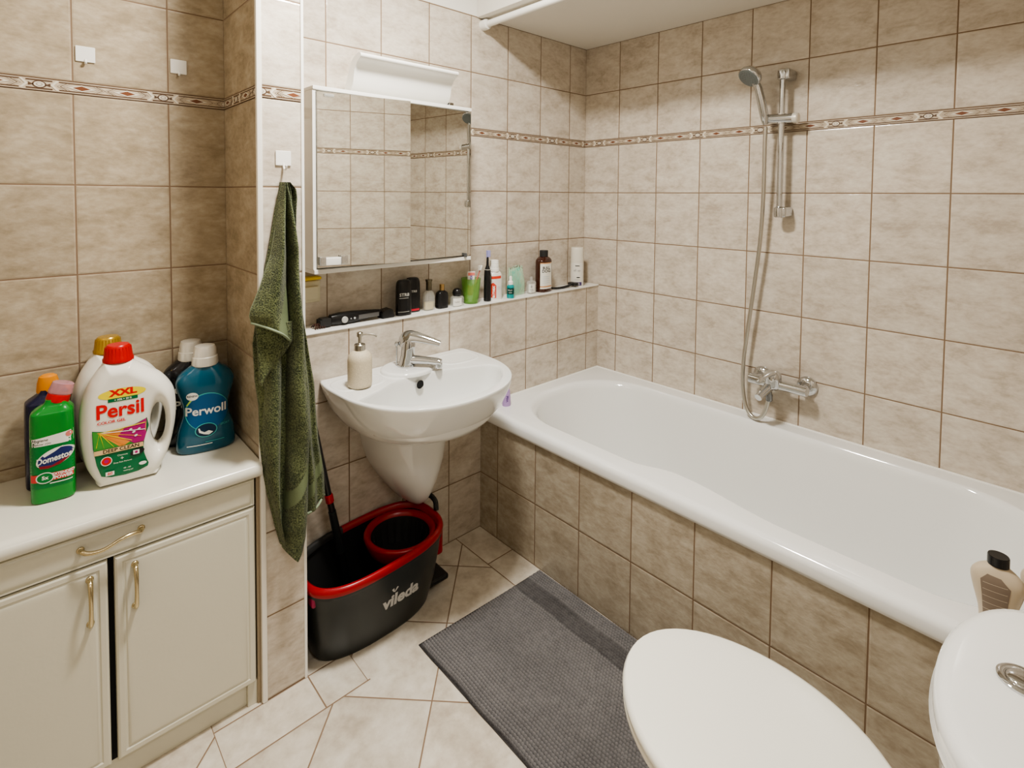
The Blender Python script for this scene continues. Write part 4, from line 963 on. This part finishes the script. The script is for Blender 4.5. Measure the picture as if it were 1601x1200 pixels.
def sheet(bm, Lt, Rt, zt, zb, yf, NS=26, NT=90, th=.005, band=None):
    F, K = [], []; NT = int(NT*2.6); NS = int(NS*1.7)
    for j in range(NT+1):
        fr, kr = [], []
        for i in range(NS+1):
            s = i/NS; z = zt+(zb(s)-zt)*j/NT; x = interp(Lt, z); x = x+(interp(Rt, z)-x)*s
            y = yf(s, z)+.0025*noise.noise((x*22, z*9, 3.1)); p = Vector((x, y, z)); fr.append(bm.verts.new(p)); kr.append(bm.verts.new(p+Vector((0, th, 0))))
        F.append(fr); K.append(kr)
    def fc(a, mi=0):
        try: bm.faces.new(a).material_index = mi
        except ValueError: pass
    for j in range(NT):
        for i in range(NS):
            mi = 0
            if band:
                c = (F[j][i].co+F[j+1][i+1].co)/2
                mi = band(c.x, c.z)
            fc((F[j][i], F[j+1][i], F[j+1][i+1], F[j][i+1]), mi); fc((K[j][i], K[j][i+1], K[j+1][i+1], K[j+1][i]))
    for j in range(NT):
        fc((F[j][0], K[j][0], K[j+1][0], F[j+1][0]), 2 if band else 0); fc((F[j][NS], F[j+1][NS], K[j+1][NS], K[j][NS]), 0)
    for i in range(NS):
        fc((F[0][i], F[0][i+1], K[0][i+1], K[0][i])); fc((F[NT][i], K[NT][i], K[NT][i+1], F[NT][i+1]), 2)
bm = B()
# back layer (left, behind)
Lb = [(1.345, -1.568), (1.28, -1.583), (1.2, -1.596), (1.1, -1.615), (1.0, -1.632), (.94, -1.640), (.85, -1.637), (.78, -1.628), (.69, -1.627), (.60, -1.618), (.55, -1.610), (.46, -1.592), (.40, -1.577)]
Rb = [(1.345, -1.548), (1.2, -1.552), (.9, -1.548), (.6, -1.545), (.4, -1.548)]
sheet(bm, Lb, Rb, 1.342, lambda s: .405-.0*s, lambda s, z: -.298-.006*min(1, (1.36-z)/.25)*max(0, math.sin(PI*s))**.7-.005*math.sin(s*9), 18, 80)
# hind right layer
Lh = [(1.345, -1.562), (1.0, -1.55), (.5, -1.54)]
Rh = [(1.345, -1.553), (1.325, -1.532), (1.30, -1.529), (1.26, -1.533), (1.20, -1.538), (1.155, -1.539), (1.0, -1.521), (.92, -1.507), (.81, -1.4885), (.72, -1.484), (.657, -1.480), (.565, -1.466), (.512, -1.464)]
def hb1(x, z): 
    l = .615+(x+1.475)*1.55
    return 1 if l-.038 < z < l else 0
sheet(bm, Lh, Rh, 1.342, lambda s: .470+.030*s, lambda s, z: -.308-.026*min(1, (1.36-z)/.25)*max(0, math.sin(PI*min(1, s*1.1)))**.8-.008*math.sin(s*14+z*3), 24, 90, band=hb1)
# front strand, right of the crease
Lf = [(1.345, -1.563), (1.2, -1.562), (1.0, -1.561), (.9, -1.562), (.7, -1.566), (.55, -1.569), (.45, -1.577), (.38, -1.573), (.36, -1.565)]
Rf = [(1.345, -1.557), (1.3, -1.549), (1.2, -1.541), (1.1, -1.533), (1.0, -1.527), (.9, -1.520), (.8, -1.512), (.7, -1.507), (.6, -1.508), (.5, -1.514), (.42, -1.521), (.36, -1.535)]
sheet(bm, Lf, Rf, 1.342, lambda s: .372+.025*abs(s-.45)*2, lambda s, z: -.302-.052*min(1, (1.40-z)/.22)*max(0, math.sin(PI*s))**.5-.004*math.sin(z*25+s*3), 22, 110, band=lambda x, z: 1 if (.500+(x+1.575)*1.35) < z < (.540+(x+1.575)*1.35) else 0)
# left strand, left of the crease
Ll = [(1.345, -1.572), (1.2, -1.594), (1.1, -1.612), (.95, -1.632), (.88, -1.624), (.82, -1.618), (.75, -1.622), (.69, -1.624), (.60, -1.616), (.53, -1.603), (.46, -1.588), (.40, -1.578)]
Rl = [(1.345, -1.564), (1.2, -1.572), (1.0, -1.574), (.8, -1.578), (.6, -1.583), (.5, -1.589), (.40, -1.576)]
sheet(bm, Ll, Rl, 1.342, lambda s: .42, lambda s, z: -.301-.040*min(1, (1.40-z)/.22)*max(0, math.sin(PI*s))**.5, 16, 90)
# flap folded over at the left with the light hem
Lc = [(1.345, -1.570), (1.28, -1.580), (1.2, -1.594), (1.16, -1.602), (1.085, -1.628), (1.03, -1.651), (1.015, -1.6535), (.99, -1.648), (.97, -1.640)]
Rc = [(1.345, -1.563), (1.2, -1.568), (1.08, -1.566), (1.0, -1.560), (.95, -1.555), (.93, -1.556)]
sheet(bm, Lc, Rc, 1.342, lambda s: .998-.026*s-.040*s*s, lambda s, z: -.312-.046*min(1, (1.38-z)/.22)*max(0, math.sin(PI*min(1, s*.97+.02)))**.55-.006*math.sin(s*8+z*4), 20, 80, band=lambda x, z: 1 if z < 1.11 and x > -1.597+(1.11-z)*.12-.02 and x > -1.60 and (x+1.60) > (z-.985)*.30 else 0)
Ld = [(.995, -1.645), (.97, -1.642), (.85, -1.638), (.84, -1.634)]
Rd = [(.995, -1.556), (.94, -1.5565), (.92, -1.572), (.85, -1.632), (.84, -1.630)]
sheet(bm, Ld, Rd, .992, lambda s: .846, lambda s, z: -.334-.010*math.sin(PI*s), 14, 30)
def hem(Lt, Rt, zb, yf, r=.0032):
    pts = []
    for i in range(25):
        s_ = i/24; z = zb(s_); x = interp(Lt, z)+(interp(Rt, z)-interp(Lt, z))*s_; pts.append((x, yf(s_, z)-.001, z))
    tube(bm, pts, r, 8, mi=2)
hem(Lc, Rc, lambda s: .998-.026*s-.040*s*s, lambda s, z: -.312-.046*max(0, math.sin(PI*min(1, s*.97+.02)))**.55-.006*math.sin(s*8+z*4))
hem(Lh, Rh, lambda s: .470+.030*s, lambda s, z: -.308-.026*max(0, math.sin(PI*min(1, s*1.1)))**.8)
tag(finish('towel', bm, [TOW, TOWB, TOWE], ang=80), 'olive green terry towel hanging folded from the pillar hook', 'towel')

# ================================================================== MOP BUCKET
t = thing('mop_bucket', 'black oval spin mop bucket with red rim under the washbasin', 'bucket', (-1.27, -.26, 0))
bx, by = -1.283, -.238
def bring(z, a, b, n=3.0, ox=0): return sup(bx+ox, by, z, a, b, n, 72)
rings = [bring(.002, .174, .068, 2.5, -.002), bring(.0, .180, .073, 2.5, -.002), bring(.012, .188, .079, 2.6, -.002), bring(.10, .202, .103, 3.1, -.003), bring(.18, .211, .123, 3.0), bring(.222, .216, .130, 2.9), bring(.226, .2205, .1345, 2.9), bring(.240, .2215, .1355, 2.9), bring(.242, .2175, .1315, 2.9), bring(.20, .205, .122, 2.9), bring(.10, .196, .097, 3), bring(.02, .178, .072, 2.5)]
# the rim slopes: lower at the left end, higher at the right (spinner) end
def slope(rg, z0=.19):
    for r in rg:
        for p in r:
            if p.z > .12: k = min(1, (p.z-.12)/.11); p.z += k*(.013*((p.x-bx)/.22))
    return rg
bm = B(); loft(bm, slope(rings), True, True); bmesh.ops.recalc_face_normals(bm, faces=bm.faces[:]); bvh = BVHTree.FromBMesh(bm); finish('tub_body', bm, DGREY, t, ang=50)
bm = B(); rr_ = slope([bring(.236, .222, .136, 2.9), bring(.246, .2245, .1385, 2.9), bring(.256, .222, .136, 2.9), bring(.259, .214, .128, 2.9), bring(.254, .2075, .1215, 2.9), bring(.240, .205, .119, 2.9)])
vs = loft(bm, rr_, False, False)
for f in bm.faces:
    c = f.calc_center_median()
    if c.x < bx-.03 and c.y > by+.02: f.material_index = 1
finish('rim', bm, [REDP, BLACKM], t, ang=60)
bm = B(); loft(bm, slope([bring(.241, .2145, .1285, 2.9), bring(.20, .2035, .1205, 2.9), bring(.10, .1945, .0945, 3), bring(.022, .176, .070, 2.5)]), False, True); finish('inner_shade', bm, RECESS, t, ang=50)  # black liner painted in as the shade inside the bucket
# spinner basket housing on the right
sxx, syy = bx+.096, by-.004
bm = B(); zt_ = .252
prof = [(.096, -.05), (.108, -.028), (.115, -.006), (.111, .001), (.104, .003), (.096, -.002), (.092, -.012)]
rings = []
for r, h in prof: rings.append([Vector((sxx+r*math.cos(2*PI*i/56)*1.0, syy+r*math.sin(2*PI*i/56)*.99, zt_+h+.0)) for i in range(56)])
loft(bm, rings, False, False); finish('spinner_collar', bm, REDP, t, ang=60)
bm = B(); rings = [[Vector((sxx+r*math.cos(2*PI*i/48), syy+r*math.sin(2*PI*i/48), zt_+h)) for i in range(48)] for r, h in ((.095, -.008), (.094, -.016), (.088, -.06), (.078, -.09), (.04, -.092), (.012, -.09))]
loft(bm, rings, False, True)
for i in range(20):
    a = 2*PI*i/20; tube(bm, [(sxx+.083*math.cos(a), syy+.083*math.sin(a), zt_-.018), (sxx+.073*math.cos(a), syy+.073*math.sin(a), zt_-.088)], .002, 5)
finish('spinner_basket', bm, BLACKM, t, ang=50)
bm = B(); tube(bm, catmull([(bx+.222, by-.02, .272), (bx+.232, by+.0, .290), (bx+.230, by+.03, .298), (bx+.222, by+.055, .290), (bx+.214, by+.065, .270)], 5), .0085, 12); finish('handle', bm, BLACK, t, ang=60)
bm = B(); box(bm, bx+.205, bx+.232, by-.050, by-.012, .135, .222, .010, 3); finish('spout_flap', bm, REDP, t)
bm = B(); box(bm, bx-.214, bx-.196, by-.062, by-.030, .186, .222, .006, 3); finish('side_clip', bm, mat('crimson_plastic', (.28, .005, .06), .3), t)
bm = B(); box(bm, bx+.170, bx+.262, by-.040, by+.045, .030, .050, .008, 3); finish('pedal', bm, BLACK, t)
D_ = Decal(bvh, (bx, by, 0), (1, 0, 0), (0, 1, 0))
D_.text('vileda', .056, 0, (.036, .128), bold=.0022, rot=.02, sx=.95)
D_.poly([(.010, .156), (.004, .172), (-.003, .170), (.003, .160)], 0); D_.poly([(.010, .156), (.020, .170), (.014, .173), (.009, .163)], 0)
D_.done('lettering', [mat('print_light_grey', (.50, .50, .49), .5)], t)
# mop leaning out of the bucket
t = thing('spin_mop', 'black mop pole with red collar standing in the mop bucket', 'mop', (-1.345, -.2, .02))
p0 = Vector((-1.365, -.165, .060)); p1 = Vector((-1.4935, -.150, 1.00)); dd = (p1-p0)
pa = Vector((-1.350, -.17, .20)); pb = Vector((-1.4935, -.175, .92))
dd = (pb-pa).normalized()
bm = B(); tube(bm, [pa-dd*.13, pa, pa.lerp(pb, .3), pb], [.011, .011, .0095, .0095], 16); finish('pole', bm, BLACK, t)
bm = B(); c1 = pa+dd*.190; tube(bm, [c1, c1+dd*.003, c1+dd*.024, c1+dd*.028], [.010, .0125, .0125, .010], 16); finish('collar', bm, REDP, t)
bm = B(); tube(bm, [pa+dd*.02, pa+dd*.16], [.0125, .0115], 16); finish('grip_sleeve', bm, DGREY, t)
bm = B(); h0 = pa-dd*.13; lathe(bm, h0, [(.014, .02), (.04, .012), (.060, -.002), (.062, -.012), (.05, -.02)], 24)
for i in range(40):
    a = rnd.uniform(0, 2*PI); q = rnd.uniform(.03, .065); tube(bm, catmull([h0+Vector((.05*math.cos(a), .05*math.sin(a), -.010)), h0+Vector((q*math.cos(a), q*math.sin(a), -.025)), h0+Vector((q*.9*math.cos(a+.2), q*.9*math.sin(a+.2), -.040))], 3), .004, 6)
finish('mop_head', bm, mat('grey_microfibre', (.10, .10, .11), .9), t)

# ================================================================== BATH MAT
MATM = bpy.data.materials.new('grey_chenille'); MATM.use_nodes = True; nt = MATM.node_tree; M, MIX = nodes(nt); b_ = nt.nodes['Principled BSDF']
g_ = nt.nodes.new('ShaderNodeNewGeometry'); n1 = nt.nodes.new('ShaderNodeTexNoise'); n1.inputs['Scale'].default_value = 350; n1.inputs['Detail'].default_value = 2; nt.links.new(g_.outputs['Position'], n1.inputs['Vector'])
s_ = nt.nodes.new('ShaderNodeSeparateXYZ'); nt.links.new(g_.outputs['Position'], s_.inputs[0])
hh = M('MULTIPLY', M('SUBTRACT', s_.outputs[2], .005), 100)  # pile height drives the colour: shade between the tufts is painted in
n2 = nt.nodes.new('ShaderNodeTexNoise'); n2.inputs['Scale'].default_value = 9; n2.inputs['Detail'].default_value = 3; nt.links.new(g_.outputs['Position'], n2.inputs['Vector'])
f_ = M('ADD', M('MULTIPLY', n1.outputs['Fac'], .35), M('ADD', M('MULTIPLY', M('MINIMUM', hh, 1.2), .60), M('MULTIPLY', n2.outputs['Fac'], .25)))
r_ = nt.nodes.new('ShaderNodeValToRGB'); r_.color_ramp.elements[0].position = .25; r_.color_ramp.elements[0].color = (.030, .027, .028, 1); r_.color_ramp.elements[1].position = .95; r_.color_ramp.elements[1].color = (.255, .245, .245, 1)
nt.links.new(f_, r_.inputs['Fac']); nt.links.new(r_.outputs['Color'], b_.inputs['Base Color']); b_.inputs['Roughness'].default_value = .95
bp = nt.nodes.new('ShaderNodeBump'); bp.inputs['Distance'].default_value = .003; nt.links.new(n1.outputs['Fac'], bp.inputs['Height']); nt.links.new(bp.outputs['Normal'], b_.inputs['Normal'])
t = thing('bath_mat', 'grey tufted chenille bath mat on the floor along the tub panel', 'bath mat', (-.98, -.8, 0))
X0, X1, Y0, Y1 = -1.226, -.738, -1.20, -.418; pit = .0093
nx, ny = int((X1-X0)/pit*4), int((Y1-Y0)/pit*4)
bm = B(); G_ = []
for j in range(ny+1):
    row = []
    for i in range(nx+1):
        fx, fy = i/nx, j/ny; x = X0+(X1-X0)*fx; y = Y0+(Y1-Y0)*fy
        ed = min(x-X0, X1-x, y-Y0, Y1-y); rowk = math.floor((x-X0)/pit)
        bx_ = abs(math.sin(PI*(x-X0)/pit)); by_ = abs(math.sin(PI*((y-Y0)/pit+.5*(rowk % 2))))
        rub = .5+.5*noise.noise((x*5, y*4, 1.7)); flat = 1 if not (-.86 < x < -.80) else .35
        hgt = (.0085*(bx_**.55)*(.45+.55*by_**.6)*(.75+.4*rub))*flat+.0055+.0012*noise.noise((x*60, y*60, 0))
        if ed < .006: hgt = .0035+.0025*min(1, ed/.006)
        yy = y+.004*math.sin(x*7)+(.012*(x+.98)/.25 if fy > .5 else 0)*-1*(fy-.5)*2
        row.append(bm.verts.new((x+.0015*math.sin(y*30), yy, max(.0015, hgt))))
    G_.append(row)
for j in range(ny):
    for i in range(nx): bm.faces.new((G_[j][i], G_[j][i+1], G_[j+1][i+1], G_[j+1][i]))
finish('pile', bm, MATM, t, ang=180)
bm = B(); pts_ = [(X0, Y0+.002), (X1, Y0), (X1, Y1-.011), (X0, Y1+.011)]; prism(bm, pts_, 'z', .0005, .0035); finish('backing', bm, mat('mat_backing', (.06, .055, .055), .9), t)

# ================================================================== TOILET
t = thing('toilet', 'white close-coupled toilet with closed lid in the right foreground', 'toilet', (-1.205, -1.42, 0))
tcx = -1.184
def egg(cxx, ytip, yback, hw, z, n=56, sq=2.0):
    """egg outline: round tip at ytip (towards +y), broader towards the back"""
    pts = []; L = ytip-yback; yc = yback+L*.50; 
    for i in range(n):
        a = 2*PI*i/n; c, s = math.cos(a), math.sin(a)
        if s >= 0: x = hw*math.copysign(abs(c)**1.03, c)+.012*s*s; y = yc+(ytip-yc)*s
        else: x = hw*math.copysign(abs(c)**1.0, c); y = yc-(yc-yback)*abs(s)
        pts.append(Vector((cxx+x, y, z)))
    return pts
bm = B()
rings = [egg(tcx, -1.225, -1.60, .105, .0), egg(tcx, -1.222, -1.60, .108, .006), egg(tcx, -1.235, -1.60, .098, .10), egg(tcx, -1.225, -1.60, .108, .20), egg(tcx, -1.175, -1.60, .140, .29), egg(tcx, -1.125, -1.58, .150, .355), egg(tcx, -1.112, -1.57, .158, .385), egg(tcx, -1.113, -1.57, .157, .392), egg(tcx, -1.128, -1.56, .142, .394), egg(tcx, -1.16, -1.53, .115, .385), egg(tcx, -1.20, -1.50, .10, .30), egg(tcx, -1.27, -1.44, .05, .22)]
loft(bm, rings); finish('bowl', bm, CER, t, ang=60)
bm = B(); rings = [egg(tcx, -1.106, -1.545, .162, .3945), egg(tcx, -1.102, -1.547, .166, .398), egg(tcx, -1.102, -1.547, .166, .408), egg(tcx, -1.106, -1.545, .162, .412)]
loft(bm, rings); finish('seat', bm, SEAT, t, ang=60)
bm = B(); rings = [egg(tcx, -1.106, -1.554, .167, .4125), egg(tcx, -1.103, -1.556, .171, .416), egg(tcx, -1.102, -1.556, .172, .424), egg(tcx, -1.105, -1.554, .169, .430), egg(tcx, -1.108, -1.548, .160, .434), egg(tcx, -1.14, -1.52, .135, .437), egg(tcx, -1.22, -1.46, .08, .4385)]
loft(bm, rings); finish('lid', bm, SEAT, t, ang=60)
def cist(hw, yf, z, n=64):
    pts = []
    for i in range(n):
        a = 2*PI*i/n; c, s = math.cos(a), math.sin(a); yb = -1.736
        x = hw*math.copysign(abs(c)**.70, c) if s < 0 else hw*math.copysign(abs(c)**.92, c)
        ym = -1.66; y = ym+(yf-ym)*s if s > 0 else ym-(ym-yb)*abs(s)**.35
        pts.append(Vector((-1.212+x, y, z)))
    return pts
bm = B(); rings = [cist(.150, -1.605, .3945), cist(.154, -1.60, .40), cist(.160, -1.592, .50), cist(.168, -1.582, .62), cist(.172, -1.578, .70)]
loft(bm, rings); finish('cistern', bm, CER, t, ang=60)
bm = B(); rings = [cist(.170, -1.580, .7005), cist(.180, -1.571, .705), cist(.182, -1.569, .714), cist(.1775, -1.573, .7185), cist(.179, -1.572, .723), cist(.1785, -1.5725, .734), cist(.172, -1.579, .743), cist(.158, -1.592, .7475), cist(.10, -1.625, .749)]
loft(bm, rings); finish('cistern_lid', bm, CER, t, ang=60)
bm = B(); lathe(bm, (-1.207, -1.650, .7488), [(.0245, -.001), (.0245, .003), (.022, .005), (.0185, .0045), (.0175, .003)], 36); b1 = finish('button_ring', bm, CHROME, t, ang=50)
bm = B(); lathe(bm, (-1.207, -1.650, .7488), [(.0168, .0), (.0168, .004), (.013, .0062), (.005, .0072)], 36); finish('flush_button', bm, CHROME, t, ang=60)

# ================================================================== LIGHT, CAMERA
def area(name, loc, size, power, col, shape='DISK', rot=(0, 0, 0), sy=None):
    l = bpy.data.lights.new(name, 'AREA'); l.shape = shape; l.size = size; l.energy = power; l.color = col
    if sy: l.size_y = sy
    o = bpy.data.objects.new(name, l); C.objects.link(o); o.location = loc; o.rotation_euler = rot; return o
# ceiling lamp: opal glass disc
t = thing('ceiling_lamp', 'round white opal ceiling lamp above the room centre', 'ceiling lamp', (-1.40, -.72, 2.38))
bm = B(); lathe(bm, (-1.38, -.75, 2.305), [(.10, .114), (.13, .11), (.14, .03), (.14, .012), (.13, .010)], 40); finish('lamp_base', bm, WHITEP, t)
area('lamp_light', (-1.38, -.75, 2.30), .22, 23, (1, .965, .90))
area('hall_fill', (-1.85, -2.4, 2.38), .5, 9, (1, .95, .88))  # added fill light through the doorway, no known hall lamp
w = bpy.data.worlds.new('world'); bpy.context.scene.world = w; w.use_nodes = True
w.node_tree.nodes['Background'].inputs[0].default_value = (1, .96, .9, 1); w.node_tree.nodes['Background'].inputs[1].default_value = .3

cam = bpy.data.cameras.new('camera'); co = bpy.data.objects.new('camera', cam); C.objects.link(co)
yaw, pit_, rol = -.7398, -.0404, .0083
F = Vector((math.sin(-yaw)*math.cos(pit_), math.cos(yaw)*math.cos(pit_), math.sin(pit_)))
ri = F.cross(Vector((0, 0, 1))).normalized(); up = ri.cross(F)
Rv = ri*math.cos(rol)+up*math.sin(rol); Uv = up*math.cos(rol)-ri*math.sin(rol)
m = Matrix((Rv, Uv, -F)).transposed().to_4x4(); m.translation = Vector((-2.0644, -1.6833, 1.3129)); co.matrix_world = m
cam.sensor_fit = 'HORIZONTAL'; cam.sensor_width = 36; cam.lens = 836.161/1601*36
cam.shift_x = (800.5-789.5372)/1601; cam.shift_y = -(600-339.2433)/1601; cam.clip_start = .01
bpy.context.scene.camera = co
vs_ = bpy.context.scene.view_settings; vs_.view_transform = 'AgX'; vs_.look = 'AgX - Medium High Contrast'; vs_.exposure = .9; vs_.gamma = 1
cy_ = bpy.context.scene.cycles; cy_.use_denoising = True; cy_.max_bounces = 10; cy_.diffuse_bounces = 6; cy_.caustics_reflective = False; cy_.caustics_refractive = False; cy_.sample_clamp_indirect = 6
